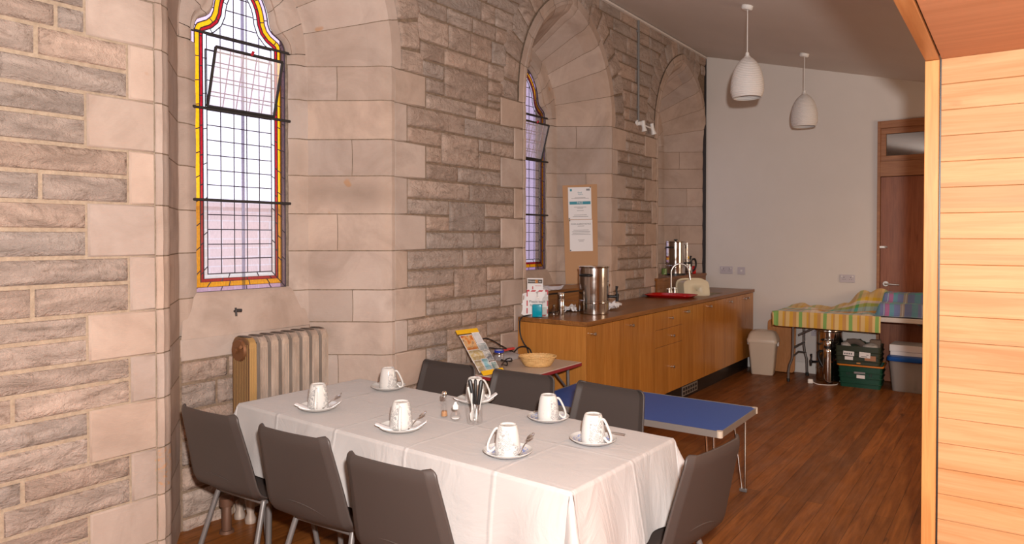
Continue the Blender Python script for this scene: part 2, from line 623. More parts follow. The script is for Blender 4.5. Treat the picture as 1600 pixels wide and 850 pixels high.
def rubble_patch(pos, lu, lv, amp=0.012, res=0.016):
    """pos(u,v)->(y,z) ; lu, lv lengths in m"""
    nu = max(4, min(34, int(lu / res)))
    nv = max(4, min(16, int(lv / res)))
    eu, ev = min(0.2, 0.004 / lu), min(0.2, 0.004 / lv)
    US = [0, eu] + [eu + (1 - 2 * eu) * k / nu for k in range(1, nu)] + [1 - eu, 1]
    VS = [0, ev] + [ev + (1 - 2 * ev) * k / nv for k in range(1, nv)] + [1 - ev, 1]
    NU, NV = len(US) - 1, len(VS) - 1
    sd = Vector((rnd.uniform(0, 50), rnd.uniform(0, 50), rnd.uniform(0, 50)))
    ta, tb = rnd.uniform(-.006, .006), rnd.uniform(-.008, .004)
    def fn(u, v):
        u, v = US[int(round(u * NU))], VS[int(round(v * NV))]
        y, z = pos(u, v)
        e = min(u * lu, (1 - u) * lu, v * lv, (1 - v) * lv)
        if e < 1e-6:
            return (-0.012, y, z)
        k = min(1.0, e / 0.022)
        k = k * k * (3 - 2 * k)
        p = Vector((y * 5, z * 9, 0)) + sd
        h = 0.000 + 0.004 * k + (ta * (u - .5) + tb * (v - .5)) * k
        h += (0.25 + 0.75 * k) * amp * (fbm(p, 4) * 0.8 + 0.25)
        q = Vector((y * 14, z * 26, 3)) + sd
        h += k * 0.004 * abs(noise.noise(q))
        return (max(h, -0.006), y, z)
    W.patch(fn, NU, NV, RUB, rub_tint())

def rub(y0, y1, z0, z1, g=0.011, amp=0.012):
    y0 += g / 2; y1 -= g / 2; z0 += g / 2; z1 -= g / 2
    if y1 - y0 < 0.02 or z1 - z0 < 0.02:
        return
    rubble_patch(lambda u, v: (y0 + (y1 - y0) * u, z0 + (z1 - z0) * v), y1 - y0, z1 - z0, amp)

def ash(y0, y1, z0, z1, x=0.004, g=0.004, tint=None):
    tint = tint or ash_tint()
    y0 += g / 2; y1 -= g / 2; z0 += g / 2; z1 -= g / 2
    us = [0, .006 / max(.02, (y1 - y0)), 1 - .006 / max(.02, (y1 - y0)), 1]
    vs = [0, .006 / (z1 - z0), 1 - .006 / (z1 - z0), 1]
    base = len(W.v)
    for j, v in enumerate(vs):
        for i, u in enumerate(us):
            edge = i in (0, 3) or j in (0, 3)
            W.vert((x - (0.010 if edge else 0), y0 + (y1 - y0) * u, z0 + (z1 - z0) * v), tint)
    for j in range(3):
        for i in range(3):
            a = base + j * 4 + i
            W.quad(a, a + 1, a + 5, a + 4, ASH)

def halfw(o, z):
    """half width at height z of the pointed arch whose springing half width is o"""
    if z <= ZS:
        return o
    q = (o + E_) ** 2 - (z - ZS) ** 2
    return (math.sqrt(q) - E_) if q > E_ * E_ else -1.0
def archpt(o, t, side, c):
    if t < 0:
        return c + side * o, ZS + t
    th = t * math.acos(E_ / (o + E_))
    return c + side * ((o + E_) * math.cos(th) - E_), ZS + (o + E_) * math.sin(th)

# courses read off the photograph (dressed quoin courses)
CZ = [-0.02, 0.17, 0.375, 0.585, 0.805, 1.005, 1.20, 1.437, 1.66, 1.89, 2.11, 2.345, 2.55]
PROF = [(0.729, 0.004), (0.725, 0.011), (0.700, 0.011), (0.692, -0.001), (0.674, -0.010), (0.655, -0.026), (0.640, -0.048), (0.627, -0.075), (0.612, -0.108),
        (0.56, -0.1817), (0.508, -0.2554), (0.456, -0.3292), (0.404, -0.403)]
PLATEL = [(0.404, -0.403), (0.392, -0.410), (0.355, -0.412), (0.325, -0.425), (0.279, -0.455)]
PLATE = [(0.404, -0.403), (0.392, -0.410), (0.355, -0.412), (0.335, -0.425), (0.304, -0.458)]

def strip_jamb(prof, c, side, z0, z1, tint, mi=ASH, off=0.0, g=0.003):
    n = len(prof) - 1
    def fn(u, v):
        i = min(int(round(u * n)), n)
        o, x = prof[i]
        e = 0.004 if (mi == ASH and v in (0.0, 1.0)) else 0.0
        zz = z0 + g + (z1 - z0 - 2 * g) * v
        return (x - off - e, c + side * o, zz)
    W.patch(fn, n, 3, mi, tint)

def strip_arch(prof, c, side, t0, t1, tint, mi=ASH, off=0.0, g=0.0022, seg=6):
    n = len(prof) - 1
    def fn(u, v):
        i = min(int(round(u * n)), n)
        o, x = prof[i]
        t = t0 + g + (t1 - t0 - 2 * g) * v
        y, z = archpt(o, t, side, c)
        e = 0.004 if (mi == ASH and v in (0.0, 1.0)) else 0.0
        return (x - off - e, y, z)
    W.patch(fn, n, seg, mi, tint)

def sub(prof, a, b):
    return prof[a:b + 1]

TREFOIL = [(0.293, 2.605), (0.291, 2.63), (0.282, 2.655), (0.268, 2.677), (0.240, 2.693), (0.212, 2.708), (0.192, 2.728),
           (0.181, 2.755), (0.177, 2.785), (0.171, 2.815), (0.160, 2.850), (0.143, 2.885), (0.120, 2.92), (0.092, 2.955), (0.055, 2.99), (0.0, 3.02)]
GZ0 = 1.225     # bottom of the glass

for wi, c in enumerate(WINC):
    for side in (-1, 1):
        for k in range(len(CZ) - 1):
            z0, z1 = CZ[k], CZ[k + 1]
            longq = (k % 2 == 1)
            # face quoin
            ql = (1.007 if longq else 0.84)
            a, b = sorted((c + side * 0.729, c + side * ql))
            b = min(b, YE - 0.02)
            if a < b:
                ash(a, b, z0, z1)
            # reveal: one stone or two
            if (k + (side > 0)) % 2:
                strip_jamb(PROF, c, side, z0, z1, ash_tint())
            else:
                cut = 9 if k % 4 < 2 else 10
                strip_jamb(sub(PROF, 0, cut), c, side, z0, z1, ash_tint())
                t2 = [(p[0] - 0.0025, p[1] - 0.0035) if i == 0 else p for i, p in enumerate(sub(PROF, cut, len(PROF) - 1))]
                strip_jamb(t2, c, side, z0, z1, ash_tint())
            if z1 > 0.99:
                strip_jamb(PLATE if side > 0 else PLATEL, c, side, max(z0, 0.985), z1, ash_tint())
        # backing in mortar
        strip_jamb(PROF, c, side, CZ[0], ZS - 0.07, (0.4, 0.3, 0.2), MOR, 0.006, 0)
        strip_jamb(PLATE if side > 0 else PLATEL, c, side, GZ0 - 0.03, ZS - 0.07, (0.4, 0.3, 0.2), MOR, 0.006, 0)
        # arch: band + roll + splay as one voussoir each, keystone over the apex
        BANDP = [(0.785, 0.004)] + PROF
        ts = [-0.07, 0.17, 0.38, 0.57, 0.76, 0.93]
        for t0, t1 in zip(ts, ts[1:]):
            tt = ash_tint()
            strip_arch(sub(BANDP, 0, 9), c, side, t0, t1, tt)
            strip_arch(sub(BANDP, 9, len(BANDP) - 1), c, side, t0, t1, tt if rnd.random() < .5 else ash_tint())
            strip_arch(sub(PLATE, 0, 1), c, side, t0, t1, tt)
        strip_arch(BANDP, c, side, 0.93, 1.0, (0.45, 0.347, 0.29), g=0.0)
        strip_arch(sub(PLATE, 0, 1), c, side, 0.93, 1.0, (0.45, 0.347, 0.29), g=0.0)
        strip_arch(BANDP, c, side, -0.07, 1, (0.4, 0.3, 0.2), MOR, 0.007, 0, 24)
        # window head plate between the arch and the trefoil
        def trp(t):
            L = [0]
            for p, q in zip(TREFOIL, TREFOIL[1:]):
                L.append(L[-1] + math.hypot(p[0] - q[0], p[1] - q[1]))
            d = t * L[-1]
            for i in range(len(L) - 1):
                if d <= L[i + 1] + 1e-9:
                    f = (d - L[i]) / (L[i + 1] - L[i])
                    return (TREFOIL[i][0] + f * (TREFOIL[i + 1][0] - TREFOIL[i][0]), TREFOIL[i][1] + f * (TREFOIL[i + 1][1] - TREFOIL[i][1]))
            return TREFOIL[-1]
        for (t0, t1) in ((0, 0.25), (0.25, 0.5), (0.5, 0.75), (0.75, 1.0)):
            def headfn(u, v, t0=t0, t1=t1):
                t = t0 + 0.004 + (t1 - t0 - 0.006) * v
                ya, za = archpt(0.392, t, 1, 0.0)
                yb, zb = trp(t)
                if t > 0.995:
                    ya, yb = 0.0, 0.0
                # hollow moulding around the foils
                f = (0, 0.45, 0.62, 0.70, 0.78, 0.88, 0.95, 1.0)[int(round(u * 7))]
                x = (-0.410, -0.412, -0.414, -0.430, -0.436, -0.428, -0.436, -0.462)[int(round(u * 7))]
                return (x, c + side * (ya + (yb - ya) * f), za + (zb - za) * f)
            W.patch(headfn, 7, 8, ASH, ash_tint())
        def headback(u, v):
            ya, za = archpt(0.40, v, 1, 0.0)
            yb, zb = trp(v)
            return (-0.447 - 0.021 * u, c + side * (ya + (yb - ya) * u), za + (zb - za) * u)
        W.patch(headback, 2, 30, MOR, (0.4, 0.3, 0.2))
        W.patch(lambda u, v: (-0.447 - 0.021 * u, c + side * (0.40 + (0.297 - 0.40) * u), 2.53 + v * (0.09 - 0.015 * u)), 2, 2, MOR, (0.4, 0.3, 0.2))
        # straight bit between springing and foot of the trefoil
        def lowhead(u, v):
            f = (0, 0.5, 0.75, 1.0)[int(round(u * 3))]
            x = (-0.410, -0.412, -0.425, -0.460)[int(round(u * 3))]
            z = 2.551 + v * (0.068 + (0.053 - 0.068) * f)
            return (x, c + side * (0.392 + (0.297 - 0.392) * f), z)
        W.patch(lowhead, 3, 3, ASH, (0.45, 0.347, 0.29))
        # rough relieving ring outside the dressed band
        nst = 9
        for k in range(nst):
            t0, t1 = -0.07 + 1.07 * k / nst, -0.07 + 1.07 * (k + 1) / nst
            oo = 0.98 + rnd.uniform(-0.02, 0.03)
            if c > 7 and side > 0 and archpt(1.0, max(t0, 0), side, c)[0] > YE - 0.005:
                continue
            def pos(u, v, t0=t0, t1=t1, oo=oo):
                o = 0.795 + (oo - 0.795) * u
                t = t0 + 0.006 + (t1 - t0 - 0.012) * v
                return archpt(o, t, side, c)
            rubble_patch(pos, oo - 0.795, 0.17, 0.012)
    # sill: slope from the glass down to the niche back, then the niche back itself
    W.patch(lambda u, v: (-0.462 + 0.072 * v, c + (-0.33 + 0.66 * u) * (1 + 0.22 * v), GZ0 - 0.235 * v ** 1.6), 8, 8, ASH, (0.45, 0.347, 0.29))
    W.patch(lambda u, v: (-0.40, c - 0.41 + 0.82 * u, 0.80 + 0.20 * v), 2, 2, MOR, (0.4, 0.3, 0.2))
    def nb(y0, y1, z0, z1, kind):
        k0 = len(W.v)
        if kind:
            ash(y0, y1, z0, z1, x=0.0)
        else:
            rub(y0, y1, z0, z1, 0.012, 0.02)
        for i in range(k0, len(W.v)):
            x, y, z = W.v[i]
            W.v[i] = (x - 0.392, y, z)
    nb(c - 0.405, c + 0.405, 0.875, 0.995, 1)
    for z0, z1 in ((0.76, 0.875), (0.62, 0.76), (0.47, 0.62), (0.33, 0.47), (0.2, 0.33), (0.06, 0.2), (-0.03, 0.06)):
        y = c - 0.405
        while y < c + 0.40:
            y2 = min(c + 0.405, y + rnd.uniform(0.16, 0.36))
            if c + 0.405 - y2 < 0.09:
                y2 = c + 0.405
            nb(y, y2, z0, z1, 0)
            y = y2
    W.patch(lambda u, v: (-0.398, c - 0.41 + 0.82 * u, -0.03 + 0.93 * v), 2, 2, MOR, (0.4, 0.3, 0.2))

# mortar face with the three openings left out
def zlow(y):
    zl = -0.03
    for c in WINC:
        d = abs(y - c)
        if d < 0.70:
            q = (0.70 + E_) ** 2 - (d + E_) ** 2
            zl = max(zl, ZS + math.sqrt(max(q, 0)))
    return zl
ys = sorted(set([-2.6, 0.0] + [c + s * 0.70 for c in WINC for s in (-1, 1) if c + s * 0.7 < YE] + [c + 0.70 * math.sin(k * PI / 2 / 20) * s for c in WINC for k in range(20) for s in (-1, 1)] + [YE]))
ys = [y for y in ys if y <= YE]
for a, b in zip(ys, ys[1:]):
    if b - a < 1e-6:
        continue
    mid = (a + b) / 2
    inside = any(abs(mid - c) < 0.70 for c in WINC)
    za, zb = (zlow(a + 1e-5), zlow(b - 1e-5)) if inside else (-0.03, -0.03)
    mi = MORL if mid < 1.65 else MOR
    q = [W.vert((-0.0085, a, za), (1, 1, 1)), W.vert((-0.0085, b, zb), (1, 1, 1)), W.vert((-0.0085, b, 3.74), (1, 1, 1)), W.vert((-0.0085, a, 3.74), (1, 1, 1))]
    W.quad(*q, mi)

# --- rubble between left pier quoins and outwards (left of window 1)
def row(y0, y1, z0, z1, lo=0.22, hi=0.6, g=0.014, joints=None, amp=0.012):
    if joints is None:
        joints = []
        y = y1
        while y - y0 > hi * 0.75:
            y -= rnd.uniform(lo, hi)
            if y - y0 > 0.10:
                joints.append(y)
    e = [y0] + sorted(j for j in joints if y0 < j < y1) + [y1]
    for a, b in zip(e, e[1:]):
        rub(a, b, z0, z1, g, amp)
def zmid(z0, z1, f=0.5):
    return z0 + (z1 - z0) * f
LJ = {11: ((), (1.19,)), 10: ((1.12,), (0.99,)), 9: ((), ()), 8: ((0.96,), (1.13,)), 7: ((), ()), 6: ((0.97,), (1.10,)), 5: ((), ()), 4: ((0.93,), (1.03,)), 3: ((), ()), 2: ((1.06,), (0.99,)), 1: ((), ()), 0: ((), ())}
for k in range(len(CZ) - 1):
    end = WINC[0] - (1.007 if k % 2 else 0.84)
    z0, z1 = CZ[k], CZ[k + 1]
    zm = zmid(z0, z1, rnd.uniform(0.46, 0.54))
    up, lw = LJ[k]
    for (a, b, jj) in ((zm, z1, up), (z0, zm, lw)):
        ex = [0.93 - 0.42 + rnd.uniform(-.08, .08), 0.05 + rnd.uniform(-.1, .1), -0.4]
        js = list(jj) + ex
        row(-0.8, end, a, b, joints=js, g=0.0135)
# --- rubble between windows 1 and 2 (joints read off the photograph, y as crop position)
def cy(px):
    for (a, b), (ya, yb) in (((160, 287), (3.150, 3.320)), ((287, 778), (3.320, 4.116)), ((778, 866), (4.116, 4.287))):
        if px <= b:
            return ya + (px - a) / (b - a) * (yb - ya)
    return 4.287
MID = [(287, 397, 2.45, 2.55), (397, 688, 2.45, 2.66), (688, 778, 2.50, 2.55), (287, 602, 2.345, 2.45), (602, 778, 2.345, 2.45), (688, 778, 2.45, 2.50),
       (160, 526, 2.215, 2.345), (526, 866, 2.215, 2.345), (160, 378, 2.11, 2.215), (378, 622, 2.0, 2.215), (622, 708, 2.12, 2.215), (708, 866, 2.11, 2.215),
       (287, 378, 2.0, 2.11), (622, 778, 2.0, 2.12), (287, 481, 1.89, 2.0), (481, 778, 1.89, 2.0),
       (160, 558, 1.765, 1.89), (558, 866, 1.765, 1.89), (160, 425, 1.66, 1.765), (425, 664, 1.555, 1.765), (664, 866, 1.66, 1.765),
       (287, 425, 1.555, 1.66), (664, 778, 1.555, 1.66), (287, 588, 1.437, 1.555), (588, 778, 1.437, 1.555),
       (160, 514, 1.31, 1.437), (514, 866, 1.31, 1.437), (160, 457, 1.20, 1.31), (457, 680, 1.105, 1.31), (680, 866, 1.20, 1.31),
       (287, 457, 1.105, 1.20), (680, 778, 1.105, 1.20), (287, 568, 1.005, 1.105), (568, 778, 1.005, 1.105),
       (160, 507, 0.905, 1.005), (507, 606, 0.905, 1.005), (606, 866, 0.915, 1.005), (160, 412, 0.805, 0.905), (412, 680, 0.76, 0.905), (680, 866, 0.805, 0.915),
       (287, 412, 0.70, 0.805), (412, 540, 0.585, 0.76), (540, 778, 0.585, 0.76), (680, 778, 0.76, 0.805), (287, 412, 0.585, 0.70)]
for a, b, z0, z1 in MID:
    rub(cy(a), cy(b), z0, z1, 0.011)
for k in (0, 1, 2):
    z0, z1 = CZ[k], CZ[k + 1]
    q = 1.007 if k % 2 else 0.84
    for a, b in ((zmid(z0, z1), z1), (z0, zmid(z0, z1))):
        row(WINC[0] + q, WINC[1] - q, a, b, 0.2, 0.5, 0.011)
# --- between windows 2 and 3
for k in range(len(CZ) - 1):
    z0, z1 = CZ[k], CZ[k + 1]
    q = 1.007 if k % 2 else 0.84
    zm = zmid(z0, z1, rnd.uniform(.45, .55))
    for a, b in ((zm, z1), (z0, zm)):
        row(WINC[1] + q, WINC[2] - q, a, b, 0.2, 0.42, 0.011)
# --- above the springing
z = 2.55
hs = [0.105, 0.12, 0.165, 0.11, 0.14, 0.10, 0.17, 0.12, 0.15]
for h in hs:
    z0, z1 = z, min(z + h, 3.735)
    zc = (z0 + z1) / 2
    ws = max(0.0, halfw(0.965, max(zc, ZS))) if halfw(0.965, zc) > 0 else 0.0
    seg = [(-0.8, WINC[0] - ws), (WINC[0] + ws, WINC[1] - ws), (WINC[1] + ws, WINC[2] - ws)]
    for a, b in seg:
        if b - a > 0.06:
            if a > 0 and a < 4 and z0 < 2.66:      # leave room for the tall block in the photograph
                row(a, cy(397), z0, z1, 0.14, 0.34, 0.011)
                row(cy(688), b, z0, z1, 0.14, 0.34, 0.011)
                if z0 > 2.6:
                    rub(cy(397), cy(688), max(z0, 2.66), z1)
            else:
                row(a, b, z0, z1, 0.16, 0.48, 0.011)
    wl = halfw(0.965, zc)
    if WINC[2] + max(ws, 0) < YE - 0.05 and wl > 0:
        row(WINC[2] + wl, YE, z0, z1, 0.1, 0.3, 0.011)
    elif wl <= 0:
        row(WINC[2], YE, z0, z1, 0.14, 0.4, 0.011)
    z = z1
    if z >= 3.73:
        break

me = bpy.data.meshes.new('wall_left')
me.from_pydata(W.v, [], W.f)
at = me.color_attributes.new('tint', 'FLOAT_COLOR', 'POINT')
at.data.foreach_set('color', [q for t in W.t for q in t])
me.polygons.foreach_set('material_index', W.m)
wall_left = link_mesh('wall_left', me, [MATS['ashlar'], MATS['rubble'], MATS['mortar'], MATS['mortar_light']], smooth=50)
tag(wall_left, 'pinkish sandstone wall with three pointed window recesses', kind='structure')

# masonry mass behind, closing the wall off from outside (outer leaf with the window slots)
bm = newbm()
edges = [-2.6] + [v for c in WINC for v in (c - 0.36, c + 0.36)] + [8.6]
for i in range(0, len(edges), 2):
    bx(bm, -0.62, -0.475, edges[i], edges[i + 1], -0.1, 3.9)
for c in WINC:
    bx(bm, -0.62, -0.475, c - 0.36, c + 0.36, -0.1, GZ0 - 0.02)
    bx(bm, -0.62, -0.475, c - 0.36, c + 0.36, 3.04, 3.9)
o = to_obj('wall_outer', bm, MATS['mortar'])
tag(o, 'outer leaf of the stone wall', kind='structure')

# ------------------------------------------------------------------ stained glass windows
GX = -0.462
SG = [stained('mauve_glass', (0.66, 0.50, 0.72)), stained('amber_glass', (0.92, 0.42, 0.008), 0.25), stained('ruby_glass', (0.42, 0.008, 0.02), 0.35),
      stained('opal_glass', (0.85, 0.92, 0.97), 0.06), stained('lavender_glass', (0.90, 0.86, 1.0), 0.10), stained('rose_glass', (0.80, 0.55, 0.68), 0.1)]

def outline():
    r = [(0.293, GZ0)] + TREFOIL
    return r + [(-y, z) for y, z in r[-2::-1]]
def inset(poly, d):
    n = len(poly)
    out = []
    for i in range(n):
        p0, p1, p2 = Vector(poly[i - 1]), Vector(poly[i]), Vector(poly[(i + 1) % n])
        d1, d2 = (p1 - p0).normalized(), (p2 - p1).normalized()
        n1, n2 = Vector((-d1.y, d1.x)), Vector((-d2.y, d2.x))
        m = (n1 + n2)
        if m.length < 1e-6:
            m = n1
        m.normalize()
        k = d / max(0.45, m.dot(n1))
        out.append((p1.x + m.x * k, p1.y + m.y * k))
    return out

def in_poly(poly, y, z):
    c = False
    n = len(poly)
    for i in range(n):
        (x1, y1), (x2, y2) = poly[i], poly[(i + 1) % n]
        if (y1 > z) != (y2 > z) and y < (x2 - x1) * (z - y1) / (y2 - y1) + x1:
            c = not c
    return c

def make_window(i, c, label, vent=True):
    root = thing('window_%d' % i, label, None, (GX, c - 0.012, 0), 0, kind='structure')
    P0 = outline()
    D = [0.0, 0.024, 0.052, 0.070, 0.093]
    PS = [inset(P0, d) for d in D]
    bm = newbm()
    vs = [[bm.verts.new((0, y, z)) for y, z in P] for P in PS]
    n = len(P0)
    for b in range(4):
        for k in range(n):
            f = bm.faces.new((vs[b][k], vs[b][(k + 1) % n], vs[b + 1][(k + 1) % n], vs[b + 1][k]))
            f.material_index = b
    f = bm.faces.new(vs[4])
    f.material_index = 4
    bmesh.ops.triangulate(bm, faces=[f])
    to_obj('stained_glass', bm, SG, root)
    # lead cames
    bm = newbm()
    for b in range(5):
        tube(bm, [(0, y, z) for y, z in PS[b]], 0.0032 if b else 0.004, 6, closed=True)
    for b in range(4):
        step = (0.16, 0.13, 0.16, 0.19)[b]
        L = 0
        for k in range(n):
            p, q = Vector(PS[b][k]), Vector(PS[b][(k + 1) % n])
            p2, q2 = Vector(PS[b + 1][k]), Vector(PS[b + 1][(k + 1) % n])
            seg = (q - p).length
            while L < seg:
                f = L / seg
                a_, b_ = p.lerp(q, f), p2.lerp(q2, f)
                tube(bm, [(0, a_.x, a_.y), (0, b_.x, b_.y)], 0.0028, 5)
                L += step
            L -= seg
    F = PS[4]
    for y in (-0.12, -0.04, 0.04, 0.12):
        zz = [GZ0 + 0.094 + 0.004 * k for k in range(480)]
        run = [z for z in zz if in_poly(F, y, z)]
        if run:
            tube(bm, [(0, y, run[0]), (0, y, run[-1])], 0.0030, 6)
    z = 1.32
    while z < 3.0:
        run = [-0.25 + 0.004 * k for k in range(126) if in_poly(F, -0.25 + 0.004 * k, z)]
        if len(run) > 3:
            tube(bm, [(0, run[0], z), (0, run[-1], z)], 0.0030, 6)
        z += 0.0805
    to_obj('lead_cames', bm, MATS['lead'], root, smooth=60)
    for z in (1.72, 2.21, 2.612):
        bm = newbm()
        e = 0.318 if vent else 0.27
        tube(bm, [(0.018, -e, z), (0.018, e, z)], 0.008, 8)
        to_obj('saddle_bar', bm, MATS['iron'], root, smooth=60)
    if not vent:
        return root
    # inward tilted opening light
    th = math.atan2(0.085, 0.31)
    M = Matrix.Translation((0.02, 0, 2.222)) @ Matrix.Rotation(th, 4, 'Y')
    def loc(y, z, x=0.0):
        return M @ Vector((x, y, z))
    bm = newbm()
    yl, yr, hz = -0.208, 0.205, 0.315
    for a, b in (((yl, 0), (yr, 0)), ((yl, hz), (yr, hz)), ((yl, 0), (yl, hz)), ((yr, 0), (yr, hz))):
        tube(bm, [loc(*a), loc(*b)], 0.009, 6)
    fr = to_obj('opening_light', bm, MATS['iron'], root, smooth=60)
    bm = newbm()
    bm.faces.new([bm.verts.new(loc(y, z)) for y, z in ((yl, 0), (yr, 0), (yr, hz), (yl, hz))])
    to_obj('pane', bm, VENTG, fr)
    bm = newbm()
    for y in (-0.12, -0.04, 0.04, 0.12):
        tube(bm, [loc(y, 0), loc(y, hz)], 0.003, 5)
    for z in (0.08, 0.158, 0.236):
        tube(bm, [loc(yl, z), loc(yr, z)], 0.003, 5)
    to_obj('glazing_lead', bm, mat('flash_lit_came', (0.40, 0.32, 0.36), 0.5), fr, smooth=60)  # flash on these leads is put into their lighter colour
    bm = newbm()
    tube(bm, [loc(0, hz, 0.01), loc(0, hz + 0.02, 0.02)], 0.008, 6)
    to_obj('catch', bm, MATS['redink'], fr)
    bm = newbm()
    for y in (yl, yr):
        tube(bm, [(0.0, y, 2.222), (0.0, y, 2.53)], 0.004, 6)
    tube(bm, [(0.0, yl, 2.53), (0.0, yr, 2.53)], 0.004, 6)
    to_obj('vent_frame', bm, MATS['iron'], root)
    return root
VENTG = stained('vent_glass', (0.90, 0.86, 0.95), 0.05, 0.25, 0.36)
make_window(1, WINC[0], 'tall leaded stained glass window with trefoil head nearest the camera')
make_window(2, WINC[1], 'narrowly seen leaded window behind the cardboard notice board')
make_window(3, WINC[2], 'leaded window behind the urn in the far recess', False)

# outside: brick wall and a mauve block added to dim the second window
_m = mat('pink_brick', (0.75, 0.5, 0.44), 0.9)
_t = NT(_m)
_o = _t.sep(_t.coord())
_cx = _t.n('ShaderNodeCombineXYZ')
_t.l(_o[1], _cx.inputs[0]); _t.l(_o[2], _cx.inputs[1])
_b = _t.n('ShaderNodeTexBrick')
_b.inputs['Scale'].default_value = 1
_b.inputs['Brick Width'].default_value = 0.3
_b.inputs['Row Height'].default_value = 0.1
_b.inputs['Mortar Size'].default_value = 0.008
_b.inputs['Color1'].default_value = (0.90, 0.74, 0.68, 1)
_b.inputs['Color2'].default_value = (0.93, 0.80, 0.75, 1)
_b.inputs['Mortar'].default_value = (0.95, 0.90, 0.88, 1)
_t.l(_cx.outputs[0], _b.inputs['Vector'])
_t.base(_b.outputs['Color'])
bm = newbm()
bx(bm, -4.3, -4.0, -4, 7.6, -1.0, 1.85)
bx(bm, -4.34, -3.96, -4, 7.6, 1.85, 1.92)
o = to_obj('trim_1', bm, _m)
tag(o, 'pinkish brick boundary wall seen through the window', kind='structure')
bm = newbm()
bx(bm, -6.0, -4.0, 8.2, 22, -1.0, 5.5)
o = to_obj('trim_2', bm, mat('mauve_block', (0.42, 0.34, 0.42), 0.9))
tag(o, 'mauve block added outside to dim the second window', kind='structure')
bm = newbm()
bx(bm, -30, -0.7, -12, 30, -1.1, -1.0)
o = to_obj('ground', bm, mat('paving', (0.5, 0.47, 0.45), 0.9))
tag(o, 'paved ground outside', kind='structure')
bm = newbm()
tube(bm, [(-3.4, 4.22, -1), (-3.4, 4.22, 4.2)], 0.016, 10)
tag(to_obj('drainpipe', bm, mat('grey_pipe', (0.3, 0.28, 0.36), 0.6), smooth=60), 'thin grey drainpipe standing outside behind the near window glass', 'pipe')

# ------------------------------------------------------------------ room shell
XR = 5.5
bm = newbm()
bx(bm, -0.45, XR + 0.2, -2.7, YE + 0.1, -0.12, 0.0)
tag(to_obj('floor', bm, MATS['floor']), 'varnished brown floorboards', kind='structure')
bm = newbm()
v = [bm.verts.new(p) for p in [(-0.01, -2.7, CEIL0 + .003), (XR + .1, -2.7, CEIL0 - CSL * (XR + .1)), (XR + .1, YE + .05, CEIL0 - CSL * (XR + .1)), (-0.01, YE + .05, CEIL0 + .003)]]
v2 = [bm.verts.new(q.co + Vector((0, 0, 0.15))) for q in v]
for f in ((0, 1, 2, 3), (7, 6, 5, 4)):
    bm.faces.new([(v + v2)[k] for k in f])
for k in range(4):
    bm.faces.new((v[k], v[(k + 1) % 4], v2[(k + 1) % 4], v2[k]))
tag(to_obj('ceiling', bm, MATS['ceil']), 'sloping painted ceiling', kind='structure')
bm = newbm()
DX0, DX1, DZ = 1.875, 2.775, 2.735
bx(bm, 0.0, DX0, YE, YE + 0.15, -0.05, 3.75)
bx(bm, DX1, XR, YE, YE + 0.15, -0.05, 3.75)
bx(bm, DX0, DX1, YE, YE + 0.15, DZ, 3.75)
tag(to_obj('wall_end', bm, MATS['plaster']), 'cream painted end wall', kind='structure')
bm = newbm()
bx(bm, XR, XR + 0.15, -2.7, YE + .1, -0.05, 2.6)
tag(to_obj('wall_right', bm, MATS['plaster']), 'cream painted side wall', kind='structure')
bm = newbm()
bx(bm, 0, XR, -2.75, -2.6, -0.05, 3.75)
tag(to_obj('wall_back', bm, MATS['plaster']), 'cream painted wall behind the camera', kind='structure')
bm = newbm()
bx(bm, 0.612, DX0 - 0.0, YE - 0.018, YE, 0.0, 0.12)
tag(to_obj('baseboard_end', bm, MATS['white_paint'], bevel=0.004), 'white skirting along the end wall', kind='structure')
# shadow-gap trims
bm = newbm()
bx(bm, -0.06, 0.012, YE - 0.02, YE, 0.93, 3.69)
tag(to_obj('trim_3', bm, MATS['iron']), 'dark shadow gap where stone meets plaster', kind='structure')
bm = newbm()
bx(bm, 0.008, 0.032, -2.6, YE - 0.031, 3.665, 3.684)
tag(to_obj('trim_4', bm, MATS['ceil']), 'painted edge strip where ceiling meets stone', kind='structure')

# timber lined opening at the right: boarding, post, soffit, fascia
PX, PY, PZ = 2.862, 2.872, 2.144
bm = newbm()
k = 0
z = PZ
Z0 = PZ + 0.0
while z > 0.0:
    zb = max(0.0, z - 0.09)
    bx(bm, PX, XR, PY, PY + 0.02, zb + 0.0004, z - 0.0004)
    z -= 0.09
bmesh.ops.bevel(bm, geom=[e for e in bm.edges if abs((e.verts[0].co - e.verts[1].co).x) > 1 and abs(e.verts[0].co.y - PY) < 1e-4], offset=0.0018, segments=1, affect='EDGES')
bx(bm, PX + 0.0, XR, PY + 0.021, PY + 0.10, 0.0, PZ)
tag(to_obj('wall_boarding', bm, MATS['pine']), 'honey coloured horizontal timber boarding', kind='structure')
bm = newbm()
bx(bm, PX - 0.050, PX - 0.006, PY - 0.008, PY + 0.14, 0, PZ - 0.003)
tag(to_obj('trim_5', bm, MATS['pine_v'], bevel=0.002), 'square timber post at the edge of the boarding', kind='structure')
bm = newbm()
bx(bm, PX - 0.0055, PX - 0.0005, PY + 0.012, PY + 0.1, 0, PZ)
bx(bm, PX - 0.0055, PX - 0.0005, -2.6, PY + 0.0, PZ + 0.012, PZ + 0.03)
tag(to_obj('trim_6', bm, MATS['black']), 'black shadow gap beside the post', kind='structure')
bm = newbm()
bx(bm, PX - 0.050, PX - 0.006, -2.6, PY + 0.14, PZ - 0.002, PZ + 0.30)
tag(to_obj('trim_7', bm, MATS['pine_y'], bevel=0.002), 'timber fascia running over the opening', kind='structure')
bm = newbm()
bx(bm, PX, XR, -2.6, PY + 0.1, PZ, PZ + 0.02)
tag(to_obj('ceiling_soffit', bm, MATS['ply']), 'reddish plywood soffit', kind='structure')

